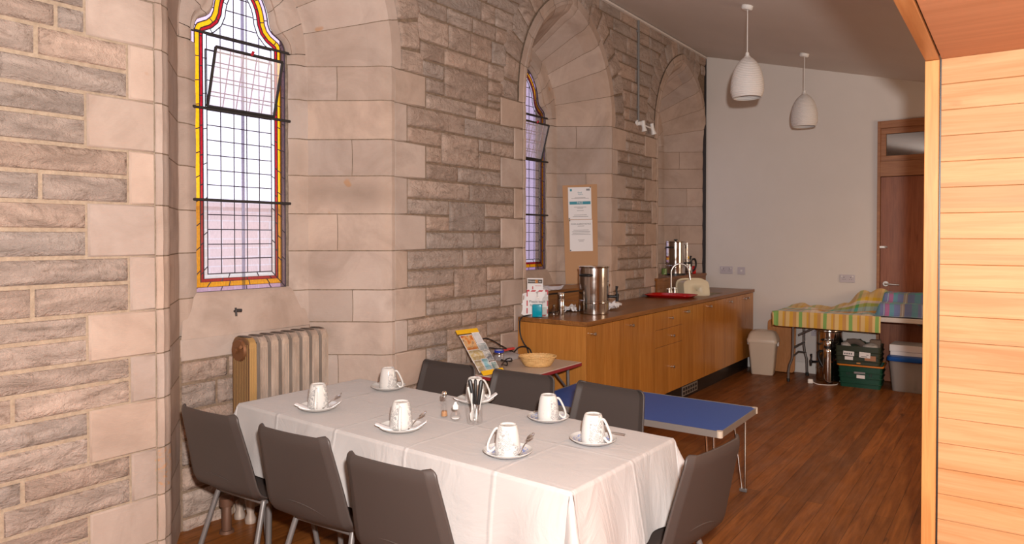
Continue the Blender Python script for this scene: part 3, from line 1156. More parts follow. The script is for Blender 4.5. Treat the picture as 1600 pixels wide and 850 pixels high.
# ------------------------------------------------------------------ door in the end wall
door = thing('door_1', 'sapele door with a glazed light above, half hidden by the timber post', None, (DX0, YE, 0), kind='structure')
w = DX1 - DX0
bm = newbm()
F0, F1 = -0.03, 0.10
bx(bm, 0, 0.028, F0, F1, 0, DZ)
bx(bm, w - 0.028, w, F0, F1, 0, DZ)
bx(bm, 0.028, w - 0.028, F0, F1, DZ - 0.075, DZ)
bx(bm, 0.028, w - 0.028, F0, F1, 2.155, 2.31)
to_obj('frame', bm, MATS['doorframe'], door, bevel=0.002)
bm = newbm()
a0, a1, b0, b1 = 0.028, w - 0.028, 2.31, DZ - 0.075
for r in ((a0, a1, b0, b0 + 0.06), (a0, a1, b1 - 0.06, b1), (a0, a0 + 0.05, b0 + .06, b1 - .06), (a1 - 0.05, a1, b0 + .06, b1 - .06)):
    bx(bm, r[0], r[1], -0.012, 0.06, r[2], r[3])
sash = to_obj('transom_sash', bm, MATS['doorframe'], door, bevel=0.003)
bm = newbm()
bx(bm, a0 + .045, a1 - .045, 0.015, 0.021, b0 + .055, b1 - .055)
g = mat('transom_glass', (0.02, 0.022, 0.022), 0.05, spec=1.0, ior=2.2)
to_obj('pane', bm, g, sash)
bm = newbm()
bx(bm, 0.032, w - 0.032, 0.0, 0.045, 0.006, 2.15)
leaf = to_obj('leaf', bm, MATS['doorwood'], door)
bm = newbm()
cyl(bm, (0.085, 0.0, 1.03), (0.085, -0.012, 1.03), 0.027, n=24)
tube(bm, smoothcurve([(0.085, -0.01, 1.03), (0.085, -0.045, 1.03), (0.10, -0.052, 1.03), (0.215, -0.052, 1.025)], 6), 0.0095, 10)
to_obj('lever_handle', bm, MATS['steel'], leaf, smooth=50)
bm = newbm()
bx(bm, 0.0, 0.085, -0.018, 0.0, 1.405, 1.425)
cyl(bm, (0.075, -0.018, 1.415), (0.10, -0.018, 1.415), 0.008)
to_obj('latch', bm, MATS['steel'], leaf)
bm = newbm()
bx(bm, 0.0, w, 0.101, 0.13, 0, DZ)
to_obj('backing', bm, MATS['black'], door)
# ------------------------------------------------------------------ radiator in the first recess
_m = mat('bronze_radiator_paint', (0.42, 0.33, 0.25), 0.42, 0.35)
_t = NT(_m)
_n = _t.noise(_t.coord((6, 6, 1.5)), 3, 4, 0.6)
_t.base(_t.ramp(_n, [(0.3, (0.33, 0.25, 0.20)), (0.7, (0.54, 0.43, 0.36))]))
MATS['radiator'] = _m
MATS['radgold'] = mat('gilt_radiator_paint', (0.46, 0.28, 0.11), 0.42, 0.4)
MATS['raddark'] = mat('worn_radiator_top', (0.10, 0.075, 0.06), 0.5, 0.3)
MATS['radbrown'] = mat('brown_radiator_paint', (0.17, 0.09, 0.045), 0.5, 0.2)
rad = thing('radiator', 'old bronze column radiator with ribbed sections in the near window recess', 'radiator', (-0.265, 2.155, 0))
ZB, ZT = 0.10, 0.985
def rad_section(name, y, w, d, m, end=False):
    bm = newbm()
    # rounded tall slab, front and back edges ribbed, as an outline in x-z extruded in y
    r = 0.035
    poly = []
    for cx_, cz_, a0 in ((d / 2 - r, ZT - r, 0), (-d / 2 + r, ZT - r, 90), (-d / 2 + r, ZB + r, 180), (d / 2 - r, ZB + r, 270)):
        for k in range(6):
            a = R(a0 + 18 * k)
            poly.append((cx_ + r * math.cos(a), cz_ + r * math.sin(a)))
    M = Matrix.Translation((0, y + w, 0)) @ Matrix.Rotation(R(90), 4, 'X')
    prism(bm, poly, w, M=M)
    bmesh.ops.bevel(bm, geom=[e for e in bm.edges if abs(e.verts[0].co.y - e.verts[1].co.y) < 1e-5], offset=0.006, segments=2, affect='EDGES')
    # vertical flutes on the front
    for k in range(4):
        yy = y + w * (0.17 + 0.22 * k)
        tube(bm, [(d / 2 + 0.0005, yy, ZB + 0.05), (d / 2 + 0.0005, yy, ZT - 0.06), (d / 2 - 0.014, yy, ZT - 0.022)], 0.0042, 6)
    if not end:
        return to_obj(name, bm, m, rad, smooth=40)
    for f in bm.faces:
        if f.calc_center_median().y < y + 0.004:
            f.material_index = 1
    o = to_obj(name, bm, [m, MATS['radbrown']], rad, smooth=40)
    bm = newbm()
    for k in range(9):
        xx = -d / 2 + 0.014 + k * (d - 0.028) / 8
        tube(bm, [(xx, y + 0.001, ZB + 0.02), (xx, y + 0.001, ZT - 0.035)], 0.0027, 6)
    to_obj('fluting', bm, MATS['radgold'], o, smooth=40)
    return o
for k in range(8):
    rad_section('section', 0.068 * k + 0.004, 0.046, 0.15, MATS['radgold'] if k == 0 else MATS['radiator'], k == 0)
bm = newbm()
for z in (0.16, ZT - 0.07):
    cyl(bm, (0, 0.0, z), (0, 0.545, z), 0.03)
for k in range(7):
    bx(bm, -0.06, 0.045, 0.068 * k + 0.049, 0.068 * (k + 1) + 0.005, ZB + 0.04, ZT - 0.03)
to_obj('core', bm, MATS['raddark'], rad)
bm = newbm()
for k in range(8):
    y = 0.068 * k + 0.004
    tube(bm, [(0.075 - 0.03, y + 0.023, ZT + 0.0005), (0.0, y + 0.023, ZT + 0.004), (-0.045, y + 0.023, ZT + 0.0005)], 0.016, 8, flat=0.25)
to_obj('dusty_top', bm, MATS['raddark'], rad, smooth=60)
bm = newbm()
cyl(bm, (-0.005, 0.004, ZT - 0.068), (-0.005, -0.010, ZT - 0.068), 0.060, 0.055, 28)
cyl(bm, (-0.015, -0.012, ZT - 0.07), (-0.015, -0.024, ZT - 0.07), 0.017, n=6)
tube(bm, [(0.03, -0.008, ZT - 0.05), (0.04, -0.02, ZT - 0.045)], 0.009, 8)
to_obj('end_boss', bm, mat('rusty_boss', (0.20, 0.085, 0.035), 0.5, 0.4), rad, smooth=40)
for y in (0.025, 0.50):
    bm = newbm()
    lathe(bm, [(0, 0.0), (0.028, 0.0), (0.03, 0.02), (0.018, 0.05), (0.024, 0.09), (0.03, 0.13), (0, 0.13)], 16, (0.05, y, 0))
    lathe(bm, [(0, 0.0), (0.028, 0.0), (0.03, 0.02), (0.018, 0.05), (0.024, 0.09), (0.03, 0.13), (0, 0.13)], 16, (-0.05, y, 0))
    to_obj('foot', bm, MATS['radiator'], rad, smooth=50)
bm = newbm()
tube(bm, [(0.06, -0.12, 0.0), (0.06, -0.12, 0.13), (0.05, -0.09, 0.16), (0.0, 0.0, 0.16)], 0.024, 12)
lathe(bm, [(0, 0), (0.038, 0), (0.034, 0.014), (0.0, 0.014)], 16, (0.06, -0.12, 0))
cyl(bm, (0.06, -0.12, 0.14), (0.06, -0.12, 0.18), 0.034)
to_obj('valve_pipe', bm, mat('rusty_pipe', (0.13, 0.06, 0.035), 0.6, 0.3), rad, smooth=50)

bm = newbm()
tube(bm, [(-0.385, 2.20, 1.115), (-0.37, 2.20, 1.115)], 0.006, 8)
tube(bm, [(-0.37, 2.199, 1.135), (-0.366, 2.20, 1.09)], 0.0055, 8)
tube(bm, [(-0.37, 2.20, 1.12), (-0.362, 2.23, 1.118)], 0.009, 8)
tag(to_obj('wall_hook', bm, MATS['iron'], smooth=50), 'small rusty iron hook in the stone under the near window', 'hook')

# ------------------------------------------------------------------ conduit and spot light between the arches
bm = newbm()
cyl(bm, (0.018, 6.372, 2.66), (0.018, 6.372, 3.69), 0.011, n=12)
for z in (2.8, 3.2, 3.55):
    bx(bm, 0.0, 0.024, 6.355, 6.389, z, z + 0.018)
tag(to_obj('conduit', bm, mat('grey_conduit', (0.20, 0.19, 0.185), 0.5), smooth=40), 'thin grey conduit running up the stone wall to the ceiling', 'conduit')
sp = thing('spotlight', 'white twin spotlight fitting at the foot of the grey conduit', 'spotlight', (0.0, 6.40, 2.63))
bm = newbm()
cyl(bm, (0.0, -0.030, 0.025), (0.020, -0.030, 0.025), 0.032, 0.028)
bx(bm, 0.015, 0.045, -0.035, 0.01, 0.0, 0.035)
tube(bm, [(0.045, 0.02, 0.01), (0.05, 0.12, 0.0), (0.05, 0.20, 0.0)], 0.009, 8)
to_obj('bracket', bm, MATS['white_pl'], sp, smooth=50)
for y0, dy in ((0.0, 0.012), (0.20, 0.035)):
    bm = newbm()
    tube(bm, [(0.055, y0, 0.045), (0.057, y0 + dy * 0.3, 0.0), (0.06, y0 + dy * 0.6, -0.025), (0.064, y0 + dy, -0.060)], [0.019, 0.020, 0.019, 0.029], 16)
    to_obj('lamp_head', bm, MATS['white_pl'], sp, smooth=50)

# ------------------------------------------------------------------ pendant lamps
MATS['shade'] = mat('ribbed_white_shade', (0.72, 0.68, 0.655), 0.5)
_t = NT(MATS['shade'])
_w = _t.n('ShaderNodeTexWave', wave_type='BANDS', bands_direction='Z')
_w.inputs['Scale'].default_value = 22
_w.inputs['Distortion'].default_value = 1.2
_w.inputs['Detail'].default_value = 2
_t.l(_t.coord((1, 1, 1)), _w.inputs['Vector'])
_t.norm(_t.bump(_w.outputs['Fac'], 0.35, 0.01))
def pendant(x, y, label):
    zc = CEIL0 - CSL * x
    t = thing('pendant_lamp', label, 'lamp', (x, y, zc), group='pendant lamps on the sloping ceiling')
    bm = newbm()
    M = Matrix.Rotation(math.atan(CSL), 4, 'Y')
    lathe(bm, [(0, 0.0), (0.045, 0.0), (0.045, -0.022), (0.036, -0.032), (0, -0.032)], 24, M=M)
    to_obj('ceiling_rose', bm, MATS['white_pl'], t, smooth=40)
    zt, zb = 2.945 - zc, 2.622 - zc
    bm = newbm()
    cyl(bm, (0, 0, -0.025), (0, 0, zt + 0.02), 0.0035, n=8)
    to_obj('flex', bm, MATS['white_pl'], t)
    bm = newbm()
    lathe(bm, [(0, zt + 0.035), (0.012, zt + 0.035), (0.016, zt + 0.01), (0.024, zt + 0.004), (0.024, zt - 0.005), (0.0, zt - 0.005)], 16)
    to_obj('cap', bm, MATS['white_pl'], t, smooth=40)
    bm = newbm()
    H = zt - zb
    prof = []
    for k in range(20):
        u = k / 19
        KP = [(0, .19), (.03, .30), (.095, .48), (.17, .63), (.25, .74), (.33, .82), (.41, .885), (.57, .97), (.7, .995), (.83, 1.0), (.92, .95), (1.0, .85)]
        for (ua, ra), (ub, rb) in zip(KP, KP[1:]):
            if u <= ub + 1e-9:
                r = 0.127 * (ra + (rb - ra) * (u - ua) / (ub - ua))
                break
        prof.append((r, zt - H * u))
    inner = [(max(r - 0.005, 0.004), z - 0.003 if k < 19 else z) for k, (r, z) in enumerate(prof)][::-1]
    lathe(bm, prof + inner, 48)
    to_obj('shade', bm, MATS['shade'], t, smooth=60)
    bm = newbm()
    lathe(bm, [(0, zt - 0.01), (0.018, zt - 0.01), (0.018, zt - 0.07), (0.012, zt - 0.08), (0.03, zt - 0.12), (0.032, zt - 0.15), (0.02, zt - 0.175), (0, zt - 0.18)], 16)
    to_obj('bulb', bm, MATS['ceramic'], t, smooth=50)
    return t
pendant(1.333, 5.593, 'nearer and larger looking of the two white beehive pendant lamps, nearer the stone wall arch')
pendant(1.341, 7.376, 'farther and smaller looking white beehive pendant lamp, close to the end wall')

# ------------------------------------------------------------------ dining table, cloth
TC = Vector((1.085, 2.205, 0))
TRZ = R(-2.0)
TL, TW, TH = 1.83, 0.71, 0.742
tb = thing('dining_table', 'long folding table hidden beneath the white cloth', 'table', TC, TRZ)
bm = newbm()
rbox(bm, -TL / 2, TL / 2, -TW / 2, TW / 2, TH - 0.03, TH - 0.001, 0.006)
to_obj('tabletop', bm, MATS['boardwood'], tb)
for sx in (-1, 1):
    for sy in (-1, 1):
        bm = newbm()
        tube(bm, [(sx * 0.80, sy * 0.27, TH - 0.03), (sx * 0.78, sy * 0.30, 0.0)], 0.014, 12)
        to_obj('leg', bm, MATS['greymetal'], tb, smooth=50)

_m = mat('white_damask_cloth', (0.405, 0.374, 0.360), 0.55, spec=0.2, sheen=0.15)
_t = NT(_m)
_o = _t.sep(_t.coord())
def crease(axis, pos, wdt=0.006, wob=0.010):
    nz = _t.noise(_t.coord((3, 3, 3)), 1.5, 2, 0.5)
    d = _t.math('ABSOLUTE', _t.math('SUBTRACT', _t.math('ADD', _o[axis], _t.math('MULTIPLY', _t.math('SUBTRACT', nz, 0.5), wob * 4)), pos))
    nd = _t.n('ShaderNodeMapRange', interpolation_type='SMOOTHSTEP')
    nd.inputs['From Min'].default_value = 0
    nd.inputs['From Max'].default_value = wdt * 2.2
    nd.inputs['To Min'].default_value = 1
    nd.inputs['To Max'].default_value = 0
    _t.l(d, nd.inputs['Value'])
    return nd.outputs[0]
hh = None
for ax, ps in ((0, (-0.60, -0.21, 0.20, 0.62)), (1, (0.02,))):
    for p in ps:
        cnode = crease(ax, p)
        hh = cnode if hh is None else _t.math('MAXIMUM', hh, cnode)
_wr = _t.noise(_t.coord((2.2, 5, 2)), 1.6, 5, 0.55, 1.2)
_wv = _t.noise(_t.coord((420, 420, 420)), 1.0, 2, 0.5)
_t.norm(_t.bump(_t.math('ADD', _t.math('MULTIPLY', hh, 0.32), _t.math('ADD', _t.math('MULTIPLY', _wr, 1.5), _t.math('MULTIPLY', _wv, 0.03))), 0.62, 0.012))
MATS['cloth'] = _m

def cloth_point(a, b, hang, flare):
    """a,b fabric coords from the centre; folds over the table edge"""
    hx, hy = TL / 2 + 0.004, TW / 2 + 0.004
    da, db = abs(a) - hx, abs(b) - hy
    sa, sb = (1 if a > 0 else -1), (1 if b > 0 else -1)
    z = TH + 0.004
    rr = 0.012
    if da <= 0 and db <= 0:
        # slight ripples on the top
        z += 0.0016 * noise.noise(Vector((a * 5, b * 5, 1))) + 0.0008
        return Vector((a, b, z))
    def fold(q):
        # arc of radius rr then straight down with flare
        L = rr * PI / 2
        if q < L:
            th = q / rr
            return rr * math.sin(th), rr * (1 - math.cos(th))
        return rr + (q - L) * flare, rr + (q - L) * math.sqrt(1 - flare * flare)
    if db <= 0:
        o, d = fold(da)
        k = min(1, d / 0.25)
        wv = (0.012 * math.sin(b * 26 + 1.0) + 0.010 * noise.noise(Vector((b * 9, 3.3, sa * 2))) + 0.012) * k
        x = sa * (hx - 0.004 + o + wv)
        return Vector((x, b + 0.006 * math.sin(d * 20 + b * 8) * k, z - d))
    if da <= 0:
        o, d = fold(db)
        k = min(1, d / 0.25)
        wv = (0.011 * math.sin(a * 17 + 0.6 * math.sin(a * 7)) + 0.014 * noise.noise(Vector((a * 6, sb * 5, 7.7))) + 0.012) * k
        return Vector((a + 0.006 * math.sin(d * 18 + a * 9) * k, sb * (hy - 0.004 + o + wv), z - d))
    r = math.hypot(da, db)
    th = math.atan2(db, da)
    o, d = fold(r)
    s2 = math.sin(2 * th)
    k = min(1, d / 0.2)
    # the spare cloth of the corner stands out as one soft fold
    out = o + k * (0.012 + 0.085 * s2 ** 2 * (0.35 + 0.65 * k))
    ang = th + 0.10 * math.sin(4 * th) * k
    return Vector((sa * (hx - 0.004 + out * math.cos(ang)), sb * (hy - 0.004 + out * math.sin(ang)), z - d * (1 - 0.05 * s2)))
HANG = 0.285
bm = newbm()
def axis_samples(h, n):
    e = h + 0.004
    s = [-e - HANG + HANG * k / 16 for k in range(16)] + [-e + 0.004 * k for k in range(0, 6)]
    inner = [-e + 0.03 + (2 * e - 0.06) * k / n for k in range(n + 1)]
    t = [e - 0.004 * k for k in range(5, -1, -1)] + [e + HANG * (k + 1) / 16 for k in range(16)]
    q = sorted(set(round(v, 5) for v in s + [-e + 0.004 - 0.008, -e - .012, -e - .018, e + .012, e + .018, e + .006] + inner + t))
    return q
AX, AY = axis_samples(TL / 2, 90), axis_samples(TW / 2, 40)
VV = [[bm.verts.new(cloth_point(a, b, HANG, 0.10)) for a in AX] for b in AY]
for j in range(len(AY) - 1):
    for i in range(len(AX) - 1):
        bm.faces.new((VV[j][i], VV[j][i + 1], VV[j + 1][i + 1], VV[j + 1][i]))
tc = to_obj('tablecloth', bm, MATS['cloth'], smooth=180)
tc.location = TC
tc.rotation_euler = (0, 0, TRZ)
tag(tc, 'creased white tablecloth hanging over the long table laid with cups', 'tablecloth')

# ------------------------------------------------------------------ polypropylene chairs
_m = mat('charcoal_polypropylene', (0.048, 0.037, 0.033), 0.45, spec=0.35)
_t = NT(_m)
_t.norm(_t.bump(_t.noise(_t.coord(), 420, 2, 0.5), 0.18, 0.001))
MATS['poly'] = _m
PRF = [(0.205, 0.405), (0.212, 0.425), (0.200, 0.442), (0.16, 0.446), (0.10, 0.440), (0.04, 0.433), (-0.02, 0.428), (-0.08, 0.427), (-0.125, 0.431),
       (-0.158, 0.440), (-0.184, 0.460), (-0.199, 0.49), (-0.209, 0.527), (-0.220, 0.575), (-0.233, 0.63), (-0.248, 0.69), (-0.262, 0.745), (-0.274, 0.787), (-0.278, 0.800)]
PRF = [(p.x, p.y) for p in smoothcurve([(a, b, 0) for a, b in PRF], 3)]
def chair_shell():
    bm = newbm()
    n = len(PRF) - 1
    acc = [0]
    for p, q in zip(PRF, PRF[1:]):
        acc.append(acc[-1] + math.hypot(p[0] - q[0], p[1] - q[1]))
    L = acc[-1]
    def halfwidth(s):
        # s arc length from the seat front
        u = s / L
        pts = [(0, 0.175), (0.12, 0.198), (0.32, 0.208), (0.48, 0.222), (0.56, 0.226), (0.70, 0.216), (0.85, 0.203), (1.0, 0.190)]
        for (a, wa), (b, wb) in zip(pts, pts[1:]):
            if u <= b:
                w = wa + (wb - wa) * (u - a) / (b - a)
                break
        for d, r in ((L - s, 0.022), (s, 0.05)):
            if d < r:
                w -= r - math.sqrt(max(0, r * r - (r - d) ** 2))
        return w
    T = [-1, -0.97, -0.92, -0.87, -0.835, -0.82, -0.77, -0.6, -0.4, -0.2, 0, 0.2, 0.4, 0.6, 0.77, 0.82, 0.835, 0.87, 0.92, 0.97, 1]
    rows = []
    for i, (py, pz) in enumerate(PRF):
        a, b = PRF[max(i - 1, 0)], PRF[min(i + 1, n)]
        tx, tz = b[0] - a[0], b[1] - a[1]
        l = math.hypot(tx, tz)
        nx, nz = tz / l, -tx / l          # turn: for seat (moving -y) normal is up ; for back it points forward
        u = acc[i] / L
        w = halfwidth(acc[i])
        row = []
        for t in T:
            e = max(0.0, (abs(t) - 0.835) / 0.165)
            curl = 0.013 * e * (1.0 if u > 0.42 else max(0.15, u / 0.42))
            dish = (0.008 * (t * t)) * (1 if u > .5 else 0.8)
            topc = 0.010 * max(0, (u - 0.955) / 0.045) ** 1.5
            k = curl + dish + topc
            row.append(bm.verts.new((t * w, py + nx * k, pz + nz * k)))
        rows.append(row)
    for j in range(n):
        for i in range(len(T) - 1):
            bm.faces.new((rows[j][i], rows[j][i + 1], rows[j + 1][i + 1], rows[j + 1][i]))
    return bm
def make_chair(loc, rz, label):
    t = thing('stacking_chair', label, 'chair', loc, rz, group='grey moulded chairs round the laid table')
    sh = to_obj('shell', chair_shell(), MATS['poly'], t, smooth=24, solid=0.007)
    # lumbar scoop: the lip moulded across the foot of the back
    bm = newbm()
    pts = [(x, -0.2115 + 0.010 * (x / 0.15) ** 2 + 0.22 * (0.527 - z), z) for x, z in [(-0.150 + 0.03 * k, 0.480 + 0.045 * (1 - ((k - 3.5) / 6.5) ** 2)) for k in range(11)]]
    tube(bm, pts, 0.0035, 8)
    to_obj('moulded_rib', bm, MATS['poly'], sh, smooth=60)
    bm = newbm()
    tube(bm, [(-0.15, 0.12, 0.405), (0.15, 0.12, 0.405)], 0.010, 10)
    tube(bm, [(-0.15, -0.10, 0.405), (0.15, -0.10, 0.405)], 0.010, 10)
    tube(bm, [(-0.15, -0.10, 0.405), (-0.15, 0.12, 0.405)], 0.010, 10)
    tube(bm, [(0.15, -0.10, 0.405), (0.15, 0.12, 0.405)], 0.010, 10)
    for sx in (-1, 1):
        for y in (-0.1, 0.12):
            cyl(bm, (sx * 0.15, y, 0.405), (sx * 0.15, y, 0.43), 0.013, n=10)
    to_obj('seat_frame', bm, MATS['greymetal'], t, smooth=50)
    for sx in (-1, 1):
        for y, yf, xf in ((0.12, 0.185, 0.19), (-0.10, -0.225, 0.20)):
            bm = newbm()
            tube(bm, smoothcurve([(sx * 0.15, y, 0.405), (sx * 0.158, y + (yf - y) * 0.12, 0.37), (sx * xf, yf, 0.012)], 5), 0.0115, 12)
            leg = to_obj('leg', bm, MATS['greymetal'], t, smooth=50)
            bm = newbm()
            cyl(bm, (sx * xf, yf, 0.0), (sx * xf * 0.995, yf * 0.99, 0.022), 0.0145, n=12)
            to_obj('rubber_foot', bm, MATS['black'], leg, smooth=50)
    return t
def chair_at(top, rz):
    f = Vector((-math.sin(rz), math.cos(rz)))
    return (top[0] + 0.278 * f.x, top[1] + 0.278 * f.y, 0)
CH = [((0.387, 1.566), R(2.9), 'charcoal chair at the near side of the table, farthest left, beside the stone pier'),
      ((0.929, 1.575), R(4.0), 'charcoal chair in the middle of the near side of the table'),
      ((1.470, 1.540), R(3.0), 'charcoal chair on the near side of the table, nearest the camera'),
      ((0.468, 3.020), R(181.3), 'charcoal chair across the table, leftmost, in front of the postcard rack'),
      ((0.977, 3.030), R(182.6), 'charcoal chair across the table in front of the wicker basket'),
      ((1.505, 3.005), R(174.6), 'charcoal chair across the table in front of the low blue table'),
      ((2.272, 2.335), R(82.3), 'charcoal chair alone at the right hand end of the table')]
c0 = make_chair(chair_at(*CH[0][:2]), CH[0][1], CH[0][2])
for top, rz, lb in CH[1:]:
    copy_thing(c0, chair_at(top, rz), rz, lb)

# ------------------------------------------------------------------ place settings
CZT = TH + 0.0075     # upper face of the cloth
CR = Vector((math.cos(R(35.93)), math.sin(R(35.93)), 0))     # along the row, seen left to right
CF = Vector((-CR.y, CR.x, 0))
_m = mat('flowered_china', (0.53, 0.508, 0.482), 0.12, spec=0.6, coat=0.3)
_t = NT(_m)
_o = _t.sep(_t.coord())
_v = _t.n('ShaderNodeTexVoronoi', feature='F1')
_v.inputs['Scale'].default_value = 85
_t.l(_t.coord(), _v.inputs['Vector'])
_ring = _t.math('ABSOLUTE', _t.math('SUBTRACT', _t.math('FRACT', _t.math('MULTIPLY', _v.outputs['Distance'], 3.2)), 0.5))
_pet = _t.ramp(_ring, [(0.24, (1, 1, 1)), (0.30, (0, 0, 0))])
_side = _t.noise(_t.coord((22, 22, 9)), 1.0, 1, 0.4)
_msk = _t.math('MULTIPLY', _t.ramp(_side, [(0.51, (0, 0, 0)), (0.56, (1, 1, 1))]), _pet)
_msk = _t.math('MULTIPLY', _msk, _t.math('LESS_THAN', _v.outputs['Distance'], 0.55))
_t.base(_t.mix(_t.math('MULTIPLY', _msk, 0.7), (0.53, 0.508, 0.482), (0.19, 0.19, 0.195)))
MATS['mugchina'] = _m
_m = mat('blue_sprig_china', (0.53, 0.508, 0.482), 0.12, spec=0.6, coat=0.3)
_t = NT(_m)
_o = _t.sep(_t.coord())
_rad = _t.math('SQRT', _t.math('ADD', _t.math('MULTIPLY', _o[0], _o[0]), _t.math('MULTIPLY', _o[1], _o[1])))
_band = _t.math('MULTIPLY', _t.math('GREATER_THAN', _rad, 0.048), _t.math('LESS_THAN', _rad, 0.076))
_bn = _t.noise(_t.coord((90, 90, 1)), 1.0, 3, 0.6)
_msk = _t.math('MULTIPLY', _band, _t.ramp(_bn, [(0.50, (0, 0, 0)), (0.56, (1, 1, 1))]))
_t.base(_t.mix(_t.math('MULTIPLY', _msk, 0.85), (0.53, 0.508, 0.482), (0.12, 0.20, 0.52)))
MATS['bluechina'] = _m

def saucer_mesh(m):
    bm = newbm()
    lathe(bm, [(0, 0.003), (0.045, 0.003), (0.048, 0.0055), (0.065, 0.009), (0.080, 0.016), (0.087, 0.021), (0.088, 0.0195), (0.080, 0.0125), (0.066, 0.005), (0.045, 0.0), (0, 0.0)], 56)
    return bm
def mug_body():
    bm = newbm()
    lathe(bm, [(0.041, 0.002), (0.0435, 0.0), (0.0455, 0.002), (0.0452, 0.02), (0.0435, 0.045), (0.0405, 0.070), (0.0365, 0.090), (0.0335, 0.100), (0.0320, 0.1035), (0.0305, 0.1050), (0.0290, 0.1045), (0.0275, 0.1005), (0.0, 0.0998)], 56)
    lathe(bm, [(0.041, 0.002), (0.041, 0.02), (0.0385, 0.06), (0.031, 0.094), (0.0, 0.096)], 40)
    return bm
def mug_handle():
    bm = newbm()
    pts = smoothcurve([(0.034, 0, 0.090), (0.044, 0, 0.088), (0.056, 0, 0.070), (0.070, 0, 0.038), (0.073, 0, 0.018), (0.066, 0, 0.008), (0.055, 0, 0.011), (0.047, 0, 0.020), (0.043, 0, 0.023)], 6)
    tube(bm, pts, 0.0062, 10, flat=0.75)
    return bm
def make_mug(loc, rz, label):
    t = thing('mug', label, 'mug', loc, rz, 'upturned flowered mugs')
    to_obj('body', mug_body(), MATS['mugchina'], t, smooth=60)
    to_obj('handle', mug_handle(), MATS['ceramic'], t, smooth=60)
    return t
def spoon_bm(tip=0.135, bowl=0.0155):
    bm = newbm()
    # handle along +x from 0, bowl at the far end; slight arch
    pts = [(0.0, 0, 0.0), (0.02, 0, 0.002), (0.05, 0, 0.004), (0.08, 0, 0.003), (0.098, 0, 0.0)]
    tube(bm, smoothcurve(pts, 4), [0.0055 - 0.003 * min(1, k / 12) for k in range(17)], 8, flat=0.35)
    b2 = bmesh.new()
    bmesh.ops.create_uvsphere(b2, u_segments=20, v_segments=10, radius=1)
    for v in list(b2.verts):
        if v.co.z > 0.05:
            v.co.z = 0.05 - v.co.z * 0.85
    for v in b2.verts:
        v.co = Vector((0.115 + v.co.x * 0.021, v.co.y * bowl * (1 - 0.12 * v.co.x), v.co.z * 0.007 + 0.003))
    merge(bm, b2)
    return bm
def spoon(p_handle, p_bowl, label, roll=0.0):
    a, b = Vector(p_handle), Vector(p_bowl)
    x = (b - a).normalized()
    z = Vector((0, 0, 1))
    y = z.cross(x).normalized()
    z = x.cross(y)
    M = Matrix((x, y, z)).transposed().to_4x4()
    o = to_obj('teaspoon', spoon_bm(), MATS['chrome'], smooth=60)
    o.matrix_world = Matrix.Translation(a) @ M @ Matrix.Rotation(roll, 4, 'X')
    return tag(o, label, 'spoon', 'teaspoons on the saucers')
def napkin(c, rz, label):
    bm = newbm()
    def fn(u, v):
        x = -0.102 + 0.204 * u
        y = -0.026 + 0.052 * v
        z = 0.0072 + 0.020 * max(0, (abs(x) - 0.048) / 0.054) ** 1.25 + 0.0015 * math.sin(v * PI)
        if x > 0:
            z += 0.010 * max(0, (x - 0.05) / 0.052) ** 1.2
        return Vector((x, y * (1 - 0.25 * max(0, abs(x) - 0.06) / 0.04), z))
    grid(bm, fn, 28, 6)
    o = to_obj('paper_napkin', bm, MATS['paper'], smooth=180, solid=0.0024)
    o.location = c
    o.rotation_euler = (0, 0, rz)
    return tag(o, label, 'napkin', 'folded napkins under mugs')

SET = {  # centre, handle angle, blue saucer, wording
 'A': ((0.56, 2.010), -48, False, 'at the far left of the near row'),
 'B': ((0.505, 2.492), 38, False, 'at the far left corner'),
 'C': ((1.097, 1.990), -50, False, 'in the middle of the near row'),
 'D': ((1.629, 1.984), 205, True, 'closest to the camera, with its handle to the left'),
 'E': ((1.800, 2.292), 5, True, 'at the right hand end of the table'),
 'F': ((1.490, 2.462), 42, True, 'nearest the low blue table'),
 'G': ((1.040, 2.530), 60, False, 'behind the tumbler of cutlery')}
first = {}
for k, ((x, y), ha, blue, wd) in SET.items():
    c = Vector((x, y, CZT))
    so = to_obj('saucer', saucer_mesh(None), MATS['bluechina'] if blue else MATS['ceramic'], smooth=60)
    so.location = c
    tag(so, ('blue patterned saucer ' if blue else 'plain white saucer ') + wd, 'saucer', 'saucers on the white cloth')
    zz = 0.0032
    if not blue and k != 'B':
        napkin(c + Vector((0, 0, 0.0)), R(35.93 if k != 'G' else 50), 'folded white paper napkin under the mug ' + wd)
        zz = 0.0105
    lb = 'upturned white mug with grey flowers ' + wd
    if not first:
        first['m'] = make_mug(c + Vector((0, 0, zz)), R(ha), lb)
    else:
        copy_thing(first['m'], c + Vector((0, 0, zz)), R(ha), lb)
    if k in 'ACD':
        a = c + CR * 0.040 - CF * 0.066 + Vector((0, 0, 0.024))
        b = a + (CR * 0.045 + CF * 0.105 + Vector((0, 0, 0.032))).normalized() * 0.136
        spoon(a, b, 'teaspoon leaning against the mug ' + wd, R(-25))
    elif k in 'BFG':
        a = c + CR * 0.070 + CF * 0.052 + Vector((0, 0, 0.026))
        b = c - CR * 0.062 + CF * 0.022 + Vector((0, 0, 0.028))
        spoon(a, b, 'teaspoon lying across the saucer ' + wd)
    else:
        a = c + CR * 0.125 + CF * 0.028 + Vector((0, 0, 0.022))
        b = c + CR * 0.01 + CF * 0.062 + Vector((0, 0, 0.024))
        spoon(a, b, 'teaspoon overhanging the saucer ' + wd)

